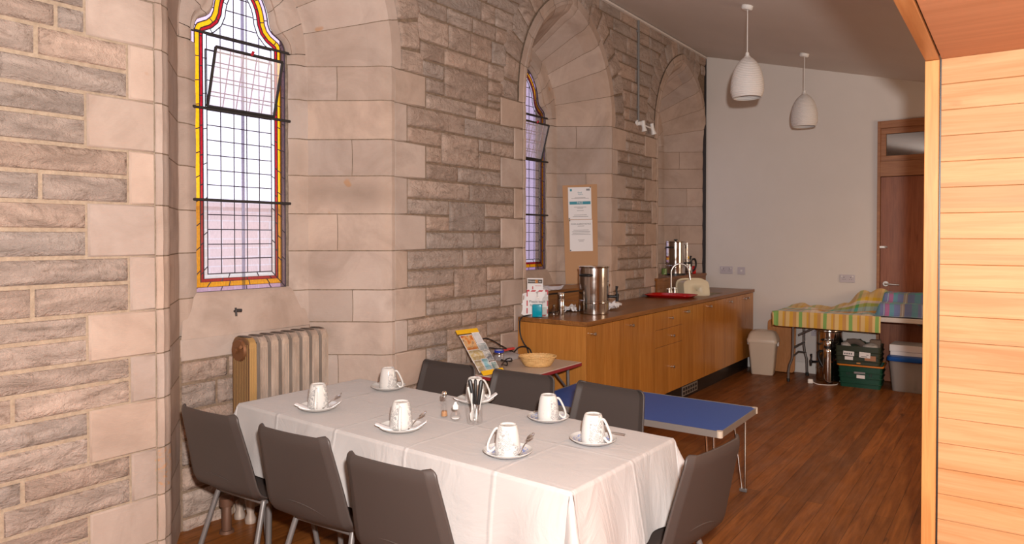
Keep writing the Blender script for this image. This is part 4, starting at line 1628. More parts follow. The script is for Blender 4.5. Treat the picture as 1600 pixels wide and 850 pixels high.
# cutlery tumbler, salt, oil pot
g0 = Vector((1.268, 2.245, CZT))
bm = newbm()
lathe(bm, [(0, 0.0), (0.030, 0.0), (0.0325, 0.004), (0.0345, 0.085), (0.0325, 0.085), (0.0305, 0.010), (0, 0.010)], 40)
o = to_obj('tumbler', bm, MATS['glass'], smooth=50)
o.location = g0
tag(o, 'clear glass tumbler holding knives and spoons on the white cloth', 'glass')
def knife(p, d, label):
    bm = newbm()
    tube(bm, [(0, 0, 0.0), (0, 0, 0.02), (0, 0, 0.064), (0, 0, 0.068)], [0.0015, 0.0075, 0.0075, 0.005], 12, mi=1, flat=0.12)
    tube(bm, [(0, 0, 0.066), (0, 0, 0.070), (0, 0, 0.11), (0, 0, 0.163), (0, 0, 0.170)], [0.004, 0.0072, 0.0080, 0.0095, 0.005], 12, mi=0, flat=0.7)
    o = to_obj('table_knife', bm, [MATS['black'], MATS['chrome']], smooth=50)
    o.location = p
    o.rotation_euler = Vector(d).to_track_quat('Z', 'Y').to_euler()
    return tag(o, label, 'knife', 'black handled knives in the tumbler')
up = Vector((0, 0, 1))
knife(g0 + CR * 0.010 + CF * 0.01 + up * 0.012, CR * -0.19 + CF * 0.0 + up, 'black handled knife leaning left in the tumbler')
knife(g0 + CR * 0.004 - CF * 0.004 + up * 0.012, CR * -0.01 + CF * 0.05 + up, 'black handled knife standing in the middle of the tumbler')
knife(g0 + CR * 0.006 - CF * 0.012 + up * 0.012, CR * 0.13 + CF * 0.02 + up, 'black handled knife leaning right in the tumbler')
def plspoon(p, d, label, L=0.135):
    bm = newbm()
    b2 = bmesh.new()
    bmesh.ops.create_uvsphere(b2, u_segments=16, v_segments=10, radius=1)
    for v in b2.verts:
        v.co = Vector((v.co.x * 0.0135, v.co.y * 0.0035, 0.022 + v.co.z * 0.021))
    merge(bm, b2)
    tube(bm, [(0, 0, 0.04), (0, 0, 0.06), (0, 0, L)], [0.004, 0.0032, 0.0055], 8, flat=0.5)
    o = to_obj('plastic_spoon', bm, MATS['ceramic'], smooth=60)
    o.location = p
    o.rotation_euler = Vector(d).to_track_quat('Z', 'Y').to_euler()
    return tag(o, label, 'spoon', 'white spoons in the tumbler')
plspoon(g0 - CR * 0.010 - CF * 0.016 + up * 0.012, CR * -0.03 + CF * 0.02 + up, 'white spoon with its bowl at the front of the tumbler', 0.115)
plspoon(g0 + CR * 0.000 + CF * 0.018 + up * 0.012, CR * -0.21 - CF * 0.02 + up, 'white spoon leaning left in the tumbler', 0.138)
plspoon(g0 + CR * 0.012 + CF * 0.012 + up * 0.012, CR * 0.14 - CF * 0.02 + up, 'white spoon leaning right in the tumbler', 0.13)

t = thing('pepper_shaker', 'tall slim glass pepper shaker with chrome cap beside the tumbler', 'shaker', (1.100, 2.245, CZT))
bm = newbm()
lathe(bm, [(0, 0), (0.015, 0), (0.016, 0.004), (0.013, 0.04), (0.010, 0.08), (0.0095, 0.088), (0.008, 0.088), (0.0085, 0.08), (0.011, 0.04), (0.0135, 0.006), (0, 0.005)], 24)
to_obj('jar', bm, MATS['glass'], t, smooth=40)
bm = newbm()
lathe(bm, [(0, 0.0055), (0.0128, 0.0055), (0.0115, 0.026), (0, 0.026)], 20)
to_obj('contents', bm, mat('ground_pepper', (0.36, 0.18, 0.08), 0.9), t, smooth=40)
bm = newbm()
lathe(bm, [(0.0105, 0.084), (0.0112, 0.088), (0.0112, 0.104), (0.008, 0.110), (0, 0.112)], 24)
to_obj('cap', bm, MATS['chrome'], t, smooth=40)
t = thing('salt_pot', 'squat round glass salt pot with white pointed cap beside the tumbler', 'shaker', (1.176, 2.230, CZT))
bm = newbm()
lathe(bm, [(0, 0), (0.014, 0), (0.020, 0.008), (0.022, 0.018), (0.020, 0.028), (0.013, 0.040), (0.011, 0.052), (0.0095, 0.052), (0.0115, 0.040), (0.018, 0.028), (0.020, 0.018), (0.018, 0.009), (0, 0.004)], 28)
to_obj('jar', bm, MATS['glass'], t, smooth=50)
bm = newbm()
lathe(bm, [(0, 0.0045), (0.016, 0.0085), (0.0175, 0.013), (0, 0.014)], 20)
to_obj('contents', bm, mat('salt', (0.75, 0.73, 0.71), 0.9), t, smooth=40)
bm = newbm()
lathe(bm, [(0.0115, 0.048), (0.0128, 0.050), (0.0128, 0.063), (0.008, 0.068), (0.004, 0.078), (0, 0.079)], 24)
to_obj('cap', bm, MATS['white_pl'], t, smooth=40)
# ------------------------------------------------------------------ kitchen counter
CT = 0.915          # worktop height
CY0, CY1 = 4.325, 8.20
CXF = 0.60
WTH = 0.032
def cabinet(y0, y1, fronts, label, end=False, top=None):
    """fronts: list of (kind, y0, y1, z0, z1, knob y, knob z)"""
    t = thing('base_cabinet', label, 'cabinet', (0, y0, 0), 0, 'oak kitchen base cabinets under the worktop')
    bm = newbm()
    bx(bm, 0.03, CXF - 0.021, 0.0, y1 - y0, 0.15, top or (CT - WTH - 0.003))
    body = to_obj('body', bm, MATS['oak'], t)
    for kind, a, b, z0, z1, ky, kz in fronts:
        bm = newbm()
        rbox(bm, CXF - 0.02, CXF, a - y0 + 0.0012, b - y0 - 0.0012, z0, z1, 0.0012, 1)
        d = to_obj(kind, bm, MATS['oak'], t)
        for y in (ky if isinstance(ky, tuple) else (ky,)):
            bm = newbm()
            M = Matrix.Rotation(R(90), 4, 'Y')
            lathe(bm, [(0.006, 0.0), (0.006, 0.014), (0.012, 0.017), (0.0135, 0.024), (0.012, 0.031), (0, 0.032)], 20, (CXF, y - y0, kz), M=M)
            to_obj('knob', bm, MATS['steel'], d, smooth=40)
    if end:
        bm = newbm()
        rbox(bm, 0.008, CXF, -0.004, 0.018, 0.002, CT - WTH - 0.003, 0.0015, 1)
        to_obj('end_panel', bm, MATS['oak_end'], t)
    return t
Zt, Zb = CT - WTH - 0.006, 0.15
cabinet(4.325, 4.922, [('door', 4.325, 4.922, Zb, Zt, 4.415, 0.822)], 'oak base cabinet at the near end of the counter with the plain end panel', True)
cabinet(4.924, 5.503, [('door', 4.924, 5.503, Zb, Zt, 5.03, 0.822)], 'oak base cabinet with one door, left of the drawers')
cabinet(5.505, 6.086, [('drawer', 5.505, 6.086, 0.725, Zt, 5.81, 0.808), ('drawer', 5.505, 6.086, 0.575, 0.722, 5.84, 0.648), ('drawer', 5.505, 6.086, Zb, 0.572, 5.84, 0.372)], 'oak cabinet with three stacked drawers')
cabinet(6.088, 6.672, [('door', 6.088, 6.672, Zb, Zt, (6.15, 6.19), 0.832)], 'oak base cabinet just right of the drawers, beside the plinth grille')
cabinet(6.674, 7.275, [('door', 6.674, 7.275, Zb, Zt, 6.77, 0.832)], 'oak base cabinet under the sink', top=0.72)
cabinet(7.277, 8.198, [('door', 7.277, 7.60, Zb, Zt, 7.378, 0.832), ('door', 7.60, 7.906, Zb, Zt, 7.852, 0.832), ('door', 7.906, 8.198, Zb, Zt, 7.962, 0.832)], 'oak base cabinet at the far end of the counter against the end wall', top=0.72)
bm = newbm()
bx(bm, 0.50, 0.545, CY0 + 0.02, CY1 - 0.02, 0.0, 0.148)
pl = tag(to_obj('plinth', bm, MATS['plinth']), 'black plinth board under the oak cabinets', 'plinth')
bm = newbm()
bx(bm, 0.545, 0.549, 6.22, 6.60, 0.025, 0.115)
to_obj('vent_grille', bm, MATS['alu'], pl)
bm = newbm()
for k in range(6):
    for z in (0.036, 0.074):
        bx(bm, 0.5491, 0.551, 6.235 + 0.06 * k, 6.275 + 0.06 * k, z, z + 0.026)
to_obj('vent_slots', bm, MATS['black'], pl)

# worktop with the sink cut out; runs into the two window recesses
SX0, SX1, SY0, SY1 = 0.14, 0.50, 6.98, 7.46
bm = newbm()
zb, zt = CT - WTH, CT
bx(bm, 0.012, CXF + 0.008, CY0 - 0.006, SY0, zb, zt)
bx(bm, 0.012, SX0, SY0, SY1, zb, zt)
bx(bm, SX1, CXF + 0.008, SY0, SY1, zb, zt)
bx(bm, 0.012, CXF + 0.008, SY1, YE - 0.031, zb, zt)
wt = tag(to_obj('worktop', bm, MATS['worktop']), 'long oiled timber worktop running along the stone wall', 'worktop')
bm = newbm()
def sinkfn(u, v):
    a = 2 * PI * u
    prof = [(1.0, -0.001), (1.0, -0.02), (0.97, -0.13), (0.90, -0.155), (0.5, -0.16), (0.02, -0.165)]
    i = int(round(v * 5))
    s, z = prof[i]
    c_, s_ = math.cos(a), math.sin(a)
    q = 0.3
    x = (abs(c_) ** q) * (1 if c_ > 0 else -1) * (SX1 - SX0) / 2 * s * 0.998
    y = (abs(s_) ** q) * (1 if s_ > 0 else -1) * (SY1 - SY0) / 2 * s * 0.998
    return Vector(((SX0 + SX1) / 2 + x, (SY0 + SY1) / 2 + y, CT + z))
grid(bm, sinkfn, 48, 5, closed_u=True)
tag(to_obj('sink', bm, MATS['steel'], smooth=60), 'stainless sink bowl let into the far part of the worktop', 'sink')
t = thing('tap', 'tall swan neck tap with cross handles behind the red tray', 'tap', (0.075, 7.06, CT))
bm = newbm()
cyl(bm, (0, 0, 0), (0, 0, 0.03), 0.022, 0.016)
d = Vector((0.85, 0.45, 0)).normalized()
pts = [(0, 0, 0.02), (0, 0, 0.22)]
for k in range(1, 13):
    a = PI * k / 12
    q = d * (0.095 * (1 - math.cos(a)))
    pts.append((q.x, q.y, 0.22 + 0.10 * math.sin(a)))
q = d * 0.19
pts += [(q.x + 0.004, q.y, 0.19), (q.x + 0.010, q.y, 0.15)]
tube(bm, pts, 0.0095, 12)
to_obj('spout', bm, MATS['steel'], t, smooth=60)
for s in (-1, 1):
    bm = newbm()
    o_ = Vector((0.01, s * 0.075, 0))
    cyl(bm, o_, o_ + Vector((0, 0, 0.035)), 0.018, 0.013)
    cyl(bm, o_ + Vector((0, 0, 0.035)), o_ + Vector((0, 0, 0.065)), 0.015)
    for a in (0, 90):
        dd = Vector((math.cos(R(a + 20)), math.sin(R(a + 20)), 0)) * 0.026
        tube(bm, [o_ + Vector((0, 0, 0.055)) - dd, o_ + Vector((0, 0, 0.055)) + dd], 0.006, 8)
    to_obj('cross_handle', bm, MATS['steel'], t, smooth=50)

# timber ledge boxes in the two far recesses
def ledge(y0, y1, label, slot):
    t = thing('window_ledge_box', label, 'ledge', (0.03, y0, CT), group=None)
    L = y1 - y0
    bm = newbm()
    bx(bm, -0.020, 0.0, 0.0, L, 0.0, 0.142)
    to_obj('front_board', bm, MATS['worktop'], t)
    bm = newbm()
    rbox(bm, -0.10, 0.008, -0.006, L + 0.004, 0.1425 + (0.008 if slot else 0.0), 0.172, 0.002, 1)
    bx(bm, -0.40, -0.10, 0.26, L - 0.26, 0.146, 0.170)
    bx(bm, -0.24, -0.10, 0.12, L - 0.12, 0.147, 0.1705)
    to_obj('top_board', bm, MATS['worktop'], t)
    if slot:
        bm = newbm()
        bx(bm, -0.015, 0.0015, 0.0, L, 0.138, 0.151)
        to_obj('shadow_slot', bm, MATS['black'], t)
    return t
ledge(4.50, 5.745, 'timber ledge box filling the middle window recess behind the large urn', True)
ledge(6.80, 8.205, 'timber ledge box in the far window recess carrying the second urn', False)
LZ = CT + 0.172

# ------------------------------------------------------------------ large urn
_m = mat('polished_steel', (0.56, 0.53, 0.51), 0.13, 1.0)
_t = NT(_m)
_n = _t.noise(_t.coord((1, 1, 3)), 5, 3, 0.5)
_t.rough(_t.ramp(_n, [(0.3, (0.07, 0.07, 0.07)), (0.7, (0.2, 0.2, 0.2))]))
MATS['urn'] = _m
def urn(name, loc, r, h, rz, label, tap=True, handle=True, side_tube=False, knob=False):
    t = thing(name, label, 'urn', loc, rz)
    bm = newbm()
    lathe(bm, [(0, 0.004), (r * 0.97, 0.0), (r, 0.004), (r, h * 0.225), (r * 1.025, h * 0.23), (r * 1.03, h * 0.24), (r * 1.025, h * 0.25), (r, h * 0.255),
               (r, h * 0.275), (r * 1.02, h * 0.28), (r * 1.02, h * 0.29), (r, h * 0.295), (r, h * 0.965), (r * 1.03, h * 0.975), (r * 1.035, h * 0.985), (r * 1.02, h * 0.99)], 64)
    to_obj('body', bm, MATS['urn'], t, smooth=30)
    bm = newbm()
    lathe(bm, [(r * 1.0, h * 0.985), (r * 1.05, h * 0.99), (r * 1.045, h), (r * 0.9, h * 1.005), (r * 0.4, h * 1.012), (0, h * 1.014)], 64)
    lid = to_obj('lid', bm, MATS['urn'], t, smooth=30)
    if knob:
        bm = newbm()
        lathe(bm, [(0.012, h * 1.01), (0.01, h * 1.03), (0.022, h * 1.04), (0.022, h * 1.06), (0, h * 1.065)], 20)
        to_obj('lid_knob', bm, MATS['black'], lid, smooth=50)
    if handle:
        for a0 in (-125, 55):
            bm = newbm()
            pts = []
            for k in range(11):
                a = R(a0 - 22 + 44 * k / 10)
                rr = r + (0.026 if 0 < k < 10 else 0.0)
                pts.append((rr * math.cos(a), rr * math.sin(a), h * 0.82))
            tube(bm, pts, 0.0105, 10)
            to_obj('side_handle', bm, MATS['black'], t, smooth=60)
    if tap:
        bm = newbm()
        tube(bm, [(r, 0, h * 0.36), (r + 0.055, 0, h * 0.36), (r + 0.07, 0, h * 0.36)], [0.011, 0.011, 0.015], 12)
        tube(bm, [(r + 0.066, 0, h * 0.36 + 0.02), (r + 0.066, 0, h * 0.36 - 0.04)], [0.016, 0.011], 14)
        tube(bm, [(r + 0.066, 0, h * 0.36 + 0.02), (r + 0.060, 0, h * 0.36 + 0.05), (r + 0.064, 0, h * 0.36 + 0.082)], [0.009, 0.008, 0.012], 10)
        to_obj('tap', bm, MATS['black'], t, smooth=50)
    if side_tube:
        bm = newbm()
        tube(bm, [(r + 0.022, 0, h * 0.30), (r + 0.022, 0, h * 0.95)], 0.008, 12)
        cyl(bm, (r - 0.005, 0, h * 0.30), (r + 0.03, 0, h * 0.30), 0.009)
        cyl(bm, (r - 0.005, 0, h * 0.92), (r + 0.03, 0, h * 0.92), 0.009)
        to_obj('sight_gauge', bm, MATS['chrome'], t, smooth=50)
    return t
u1 = urn('tea_urn', (0.365, 4.86, CT), 0.117, 0.375, R(34), 'large polished steel urn with black tap on the worktop')
bm = newbm()
prism(bm, [(-0.012, -0.004), (0.012, -0.004), (0.012, 0.004), (-0.012, 0.004)], 0.0004, M=Matrix.Rotation(R(-22), 4, 'Z') @ Matrix.Translation((0.1178, 0, 0.258)) @ Matrix.Rotation(R(90), 4, 'Z') @ Matrix.Rotation(R(90), 4, 'X'))
to_obj('maker_plate', bm, MATS['greyink'], u1)
u2 = urn('coffee_percolator', (-0.085, 7.56, LZ), 0.105, 0.385, R(20), 'second steel urn standing on the ledge in the far window recess', True, True, True, True)
for ch in u2.children:
    pass
bm = newbm()
lathe(bm, [(0, 0), (0.115, 0), (0.115, 0.018), (0.108, 0.022), (0, 0.022)], 40)
to_obj('base_ring', bm, MATS['black'], u2, smooth=30)
# coffee jug right of it
t = thing('coffee_jug', 'steel jug with big black handle right of the second urn', 'jug', (-0.06, 7.87, LZ))
bm = newbm()
lathe(bm, [(0, 0), (0.05, 0), (0.052, 0.006), (0.048, 0.06), (0.045, 0.15), (0.047, 0.175), (0.042, 0.18), (0, 0.178)], 32)
to_obj('body', bm, MATS['urn'], t, smooth=40)
bm = newbm()
tube(bm, smoothcurve([(0.03, 0.035, 0.165), (0.05, 0.075, 0.175), (0.06, 0.095, 0.13), (0.055, 0.090, 0.07), (0.04, 0.06, 0.035), (0.03, 0.036, 0.04)], 6), 0.011, 10)
to_obj('handle', bm, MATS['black'], t, smooth=60)
bm = newbm()
lathe(bm, [(0.012, 0.178), (0.012, 0.20), (0.009, 0.208), (0, 0.209)], 16)
to_obj('lid_knob', bm, MATS['yellow'], t, smooth=50)
bm = newbm()
lathe(bm, [(0, 0), (0.024, 0), (0.026, 0.004), (0.026, 0.085), (0.022, 0.09), (0, 0.09)], 24)
o = to_obj('spice_tin', bm, MATS['red_pl'], smooth=40)
o.location = (-0.035, 7.985, LZ)
tag(o, 'small red tin at the right end of the far ledge', 'tin')
bm = newbm()
lathe(bm, [(0, 0), (0.031, 0), (0.033, 0.004), (0.033, 0.115), (0.027, 0.13), (0.027, 0.142), (0.0245, 0.142), (0.0245, 0.13), (0.0305, 0.114), (0.0305, 0.006), (0, 0.005)], 28)
t = thing('glass_jar', 'glass jar with green leaves at the left end of the far ledge', 'jar', (0.0, 7.05, LZ))
to_obj('jar', bm, MATS['glass'], t, smooth=40)
bm = newbm()
lathe(bm, [(0, 0.03), (0.029, 0.03), (0.029, 0.095), (0, 0.10)], 20)
to_obj('contents', bm, mat('green_leaves', (0.12, 0.20, 0.05), 0.8), t, smooth=40)
bm = newbm()
lathe(bm, [(0.029, 0.140), (0.0295, 0.141), (0.0295, 0.156), (0, 0.157)], 24)
to_obj('lid', bm, MATS['glass'], t, smooth=40)

# ------------------------------------------------------------------ red tray, washing-up bowl
def dish(name, w, d, h, rim, m, thick=0.004, q=0.35):
    bm = newbm()
    prof = [(0.02, 0.0), (0.5, 0.0), (0.86, 0.0), (0.90, 0.003), (0.955, h), (0.96, h), (1.0, h + 0.002), (1.0, h - 0.001)]
    n = len(prof) - 1
    def fn(u, v):
        s, z = prof[int(round(v * n))]
        a = 2 * PI * u
        c_, s_ = math.cos(a), math.sin(a)
        x = (abs(c_) ** q) * (1 if c_ > 0 else -1) * (w / 2 - (1 - s) * rim)  if s > 0.5 else (abs(c_) ** q) * (1 if c_ > 0 else -1) * w / 2 * s
        y = (abs(s_) ** q) * (1 if s_ > 0 else -1) * (d / 2 - (1 - s) * rim)  if s > 0.5 else (abs(s_) ** q) * (1 if s_ > 0 else -1) * d / 2 * s
        return Vector((x, y, z))
    grid(bm, fn, 64, n, closed_u=True)
    return to_obj(name, bm, m, smooth=50, solid=thick)
o = dish('serving_tray', 0.48, 0.35, 0.022, 0.30, MATS['red_pl'])
o.location = (0.255, 6.640, CT + 0.003)
o.rotation_euler = (0, 0, R(6))
tag(o, 'red plastic tray lying on the worktop in front of the tap', 'tray')
o = dish('washing_up_bowl', 0.36, 0.30, 0.13, 0.36, MATS['basin_pl'], 0.004, 0.45)
o.location = (0.175, 7.115, CT + 0.118)
o.rotation_euler = (R(0), R(0), R(0))
fw = Vector((0.70, -0.68, 0.20)).normalized()       # underside looks this way
xx = Vector((0.68, 0.70, 0)).normalized()
zz = -fw
yy = zz.cross(xx).normalized()
o.matrix_world = Matrix.Translation((0.300, 7.22, CT + 0.035)) @ Matrix((xx, yy, zz)).transposed().to_4x4()
tag(o, 'pale cream washing up bowl stood on edge against the far ledge', 'bowl')

# ------------------------------------------------------------------ near end of the worktop: sign, bottles, papers
def upright(name, c, rz, w, h, m, lean=0.0, thick=0.003):
    """thin upright card: local x = width (to the right seen from the front), local z up, front faces local -y"""
    t = thing(name, None, None, c, rz)
    t.rotation_euler = (R(-lean), 0, rz)
    bm = newbm()
    bx(bm, -w / 2, w / 2, 0, thick, 0, h)
    to_obj('card', bm, m, t)
    return t
def front(x, z, y=-0.0006):
    return Matrix.Translation((x, y, z)) @ Matrix.Rotation(R(90), 4, 'X')
def patchcard(name, t, x0, x1, z0, z1, m, y=-0.0006, shear=0.0):
    bm = newbm()
    a = [(x0, z0), (x1, z0), (x1 + shear, z1), (x0 + shear, z1)]
    lo = [bm.verts.new((x, y, z)) for x, z in a]
    hi = [bm.verts.new((x, y + 0.0005, z)) for x, z in a]
    bm.faces.new(lo); bm.faces.new(hi)
    for k in range(4):
        bm.faces.new((lo[k], lo[(k + 1) % 4], hi[(k + 1) % 4], hi[k]))
    return to_obj(name, bm, m, t)
SRZ = R(28)
t = upright('hand_washing_sign', (0.115, 4.425, CT), SRZ, 0.165, 0.205, MATS['paper'], 5)
tag(t, 'white sign with a red striped border propped at the near end of the worktop', 'sign')
for x, sh in ((-0.035, 0.012), (0.02, 0.012)):
    patchcard('border_stripe', t, x - 0.018, x + 0.016, 0.187, 0.200, MATS['redink'], shear=sh)
patchcard('border_stripe', t, 0.060, 0.082, 0.188, 0.202, MATS['redink'])
patchcard('border_stripe', t, 0.074, 0.082, 0.165, 0.188, MATS['redink'])
patchcard('border_stripe', t, -0.082, -0.06, 0.188, 0.202, MATS['redink'])
patchcard('border_stripe', t, -0.082, -0.074, 0.150, 0.188, MATS['redink'])
for z in (0.02, 0.078):
    patchcard('border_stripe', t, -0.082, -0.073, z, z + 0.042, MATS['redink'])
    patchcard('border_stripe', t, 0.074, 0.082, z, z + 0.042, MATS['redink'])
for x in (-0.05, 0.005, 0.05):
    patchcard('border_stripe', t, x - 0.016, x + 0.014, 0.004, 0.014, MATS['redink'], shear=0.01)
lettering('lettering', 'Please wash', 0.026, MATS['ink'], t, front(0.0, 0.112))
lettering('lettering', 'hands', 0.026, MATS['ink'], t, front(-0.025, 0.084))
t = upright('menu_card', (0.045, 4.495, CT), R(24), 0.125, 0.285, MATS['paper'], 4)
tag(t, 'tall white card with a dark heading band standing behind the red bordered sign', 'card')
patchcard('heading_band', t, -0.058, 0.058, 0.245, 0.276, mat('brown_band', (0.10, 0.085, 0.075), 0.6))
patchcard('emblem', t, 0.0, 0.022, 0.248, 0.272, mat('orange_ink', (0.45, 0.17, 0.03), 0.6), -0.0012)
lettering('lettering', 'Welcome', 0.017, MATS['paper'], t, front(-0.027, 0.260, -0.0012))
lettering('lettering', 'tea', 0.015, MATS['paper'], t, front(0.040, 0.260, -0.0012))
patchcard('red_mark', t, -0.022, -0.014, 0.195, 0.222, MATS['redink'])
patchcard('red_rule', t, 0.0, 0.05, 0.224, 0.227, MATS['redink'])
bm = newbm()
lathe(bm, [(0, 0.004), (0.06, 0.004), (0.075, 0.010), (0.088, 0.014), (0.089, 0.012), (0.076, 0.006), (0.06, 0), (0, 0)], 40)
o = to_obj('paper_plate', bm, MATS['paper'], smooth=50)
o.matrix_world = Matrix.Translation((0.035, 4.415, CT + 0.088)) @ Matrix.Rotation(R(28), 4, 'Z') @ Matrix.Rotation(R(82), 4, 'X')
tag(o, 'white paper plate stood on edge behind the left of the red bordered sign', 'plate')

BLUE = mat('blue_liquid', (0.0, 0.30, 0.42), 0.15, spec=0.6)
t = thing('soap_bottle', 'clear pump bottle filled with bright blue liquid in front of the sign', 'bottle', (0.150, 4.376, CT), R(30))
bm = newbm()
rbox(bm, -0.037, 0.037, -0.022, 0.022, 0.003, 0.098, 0.008, 3)
to_obj('liquid', bm, BLUE, t, smooth=50)
bm = newbm()
rbox(bm, -0.039, 0.039, -0.024, 0.024, 0.0, 0.115, 0.010, 3)
lathe(bm, [(0.024, 0.112), (0.018, 0.13), (0.012, 0.14), (0.012, 0.155), (0, 0.156)], 20)
to_obj('bottle', bm, MATS['glass'], t, smooth=50)
bm = newbm()
cyl(bm, (0, 0, 0.155), (0, 0, 0.185), 0.005)
cyl(bm, (0, 0, 0.185), (0, 0, 0.195), 0.012)
tube(bm, [(0, 0, 0.19), (0.0, -0.035, 0.188)], 0.005, 8)
to_obj('pump', bm, MATS['acrylic'], t, smooth=50)
t = thing('spray_bottle', 'tall colourless pump bottle right of the blue one', 'bottle', (0.180, 4.448, CT), R(30))
bm = newbm()
rbox(bm, -0.027, 0.027, -0.02, 0.02, 0.0, 0.145, 0.009, 3)
lathe(bm, [(0.02, 0.143), (0.011, 0.158), (0.011, 0.17), (0, 0.171)], 20)
to_obj('bottle', bm, MATS['acrylic'], t, smooth=50)
bm = newbm()
rbox(bm, -0.0245, 0.0245, -0.0175, 0.0175, 0.004, 0.07, 0.007, 3)
to_obj('liquid', bm, glass_mat('clear_liquid', (0.86, 0.90, 0.88), 1.33), t, smooth=50)
bm = newbm()
cyl(bm, (0, 0, 0.17), (0, 0, 0.20), 0.004)
cyl(bm, (0, 0, 0.20), (0, 0, 0.209), 0.010)
tube(bm, [(0, 0, 0.205), (0.022, -0.028, 0.203)], 0.004, 8)
to_obj('pump', bm, MATS['acrylic'], t, smooth=50)
bm = newbm()
lathe(bm, [(0, 0), (0.044, 0), (0.046, 0.004), (0.036, 0.035), (0.016, 0.055), (0.012, 0.062), (0.012, 0.088), (0.010, 0.088), (0.010, 0.062), (0.014, 0.054), (0.034, 0.033), (0.042, 0.006), (0, 0.005)], 32)
o = to_obj('glass_funnel', bm, glass_mat('misty_glass', (0.93, 0.91, 0.89), 1.6, 0.1), smooth=50)
o.location = (0.190, 4.545, CT)
tag(o, 'small clear conical vessel between the pump bottles and the chrome canister', 'vessel')
t = thing('chrome_canister', 'slim chrome canister with a side arm left of the large urn', 'canister', (0.190, 4.650, CT), R(36))
bm = newbm()
lathe(bm, [(0, 0), (0.026, 0), (0.027, 0.003), (0.027, 0.118), (0.025, 0.122), (0.027, 0.126), (0.027, 0.165), (0.024, 0.170), (0, 0.170)], 36)
to_obj('body', bm, MATS['chrome'], t, smooth=35)
bm = newbm()
tube(bm, [(0.026, 0, 0.108), (0.06, 0, 0.110), (0.125, 0, 0.104)], [0.011, 0.009, 0.006], 10, flat=0.5)
to_obj('side_arm', bm, MATS['acrylic'], t, smooth=50)
def crumple(name, c, rz, w, d, seed, amp, m, label, cat, curl=0.0):
    bm = newbm()
    def fn(u, v):
        x, y = (u - .5) * w, (v - .5) * d
        n = noise.fractal(Vector((u * 2.2 + seed, v * 2.2, seed)), 1.0, 2, 3)
        return Vector((x, y, 0.004 + amp * abs(n) + curl * ((u - 0.5) ** 2 + 0.4 * (v - .5))))
    grid(bm, fn, 16, 16)
    o = to_obj(name, bm, m, smooth=30, solid=0.001)
    zmin = min(v.co.z for v in o.data.vertices)
    o.location = (c[0], c[1], c[2] - zmin + 0.001)
    o.rotation_euler = (0, 0, rz)
    return tag(o, label, cat)
crumple('paper_sheet', (-0.02, 4.83, LZ), R(25), 0.20, 0.17, 3.1, 0.015, MATS['paper'], 'loose white sheet of paper on the middle ledge left of the large urn', 'paper', 0.05)
crumple('paper_napkin', (0.27, 5.20, CT), R(15), 0.26, 0.22, 8.2, 0.095, MATS['paper'], 'crumpled white napkin on the worktop behind the urn tap', 'napkin', 0.05)
crumple('paper_napkin', (0.12, 4.86, CT), R(40), 0.14, 0.13, 5.5, 0.06, MATS['paper'], 'white tissue peeping out left of the large urn', 'napkin', 0.05)
bm = newbm()
tube(bm, smoothcurve([(0.10, 4.44, CT + .006), (0.08, 4.60, CT + .006), (0.12, 4.75, CT + .012), (0.16, 4.9, CT + .006), (0.28, 5.02, CT + .006)], 8), 0.005, 8)
tag(to_obj('flex', bm, MATS['blackrub'], smooth=60), 'black flex lying on the worktop behind the bottles', 'cable')
bm = newbm()
bx(bm, 0.012, 0.03, 5.60, 5.64, CT + 0.001, CT + 0.13)
tag(to_obj('timber_offcut', bm, MATS['boardwood']), 'short timber upright beside the ledge behind the urn tap', 'timber')

# ------------------------------------------------------------------ cardboard notice board leaning on the splay
BX = Vector((0.676 * 0 + 0.829, 0.559, 0)).normalized()     # along the splay
t = thing('notice_board', 'tall brown cardboard panel with two white notices leaning in the middle window recess', 'board', (-0.180, 5.622, LZ + 0.001))
xx = BX
zz = Vector((-0.012, 0.03, 1)).normalized()
yy = zz.cross(xx).normalized()
zz = xx.cross(yy)
t.matrix_world = Matrix.Translation((-0.182, 5.612, LZ + 0.001)) @ Matrix((xx, yy, zz)).transposed().to_4x4() @ Matrix.Rotation(R(-1.3), 4, 'Y')
bm = newbm()
prism(bm, [(-0.150, 0), (0.150, 0), (0.160, 0.92), (-0.160, 0.915)], 0.006, M=Matrix.Rotation(R(90), 4, 'X') @ Matrix.Translation((0, 0, -0.006)))
to_obj('panel', bm, MATS['cardboard'], t)
def notice(name, z0, z1, x0, x1):
    b = newbm()
    bx(b, x0, x1, -0.004, -0.001, z0, z1)
    return to_obj(name, b, MATS['paper'], t)
n1 = notice('certificate', 0.598, 0.895, -0.110, 0.104)
n2 = notice('allergy_notice', 0.302, 0.592, -0.104, 0.108)
def lines(parent, zs, x0, x1, m, th=0.0035):
    for z, s in zs:
        b = newbm()
        w = (x1 - x0) * s
        c = (x0 + x1) / 2
        bx(b, c - w / 2, c + w / 2, -0.0049, -0.0041, z, z + th)
        to_obj('line_of_print', b, m, parent)
patchcard('pass_band', n1, -0.098, 0.096, 0.735, 0.763, MATS['teal'], -0.0048)
lettering('lettering', 'PASS', 0.027, MATS['paper'], n1, front(-0.002, 0.749, -0.0054))
lines(n1, [(0.796, 0.55), (0.788, 0.9), (0.708, 0.62), (0.698, 0.3), (0.676, 0.35), (0.635, 0.65), (0.62, 0.8)], -0.09, 0.09, MATS['greyink'])
lettering('lettering', 'Food', 0.018, MATS['teal'], n1, front(-0.002, 0.845, -0.005))
lettering('lettering', 'Hygiene', 0.014, MATS['teal'], n1, front(0.004, 0.829, -0.005))
patchcard('crest', n1, -0.092, -0.074, 0.858, 0.880, MATS['teal'], -0.0048)
patchcard('stamp', n1, 0.058, 0.092, 0.862, 0.880, MATS['greyink'], -0.0048)
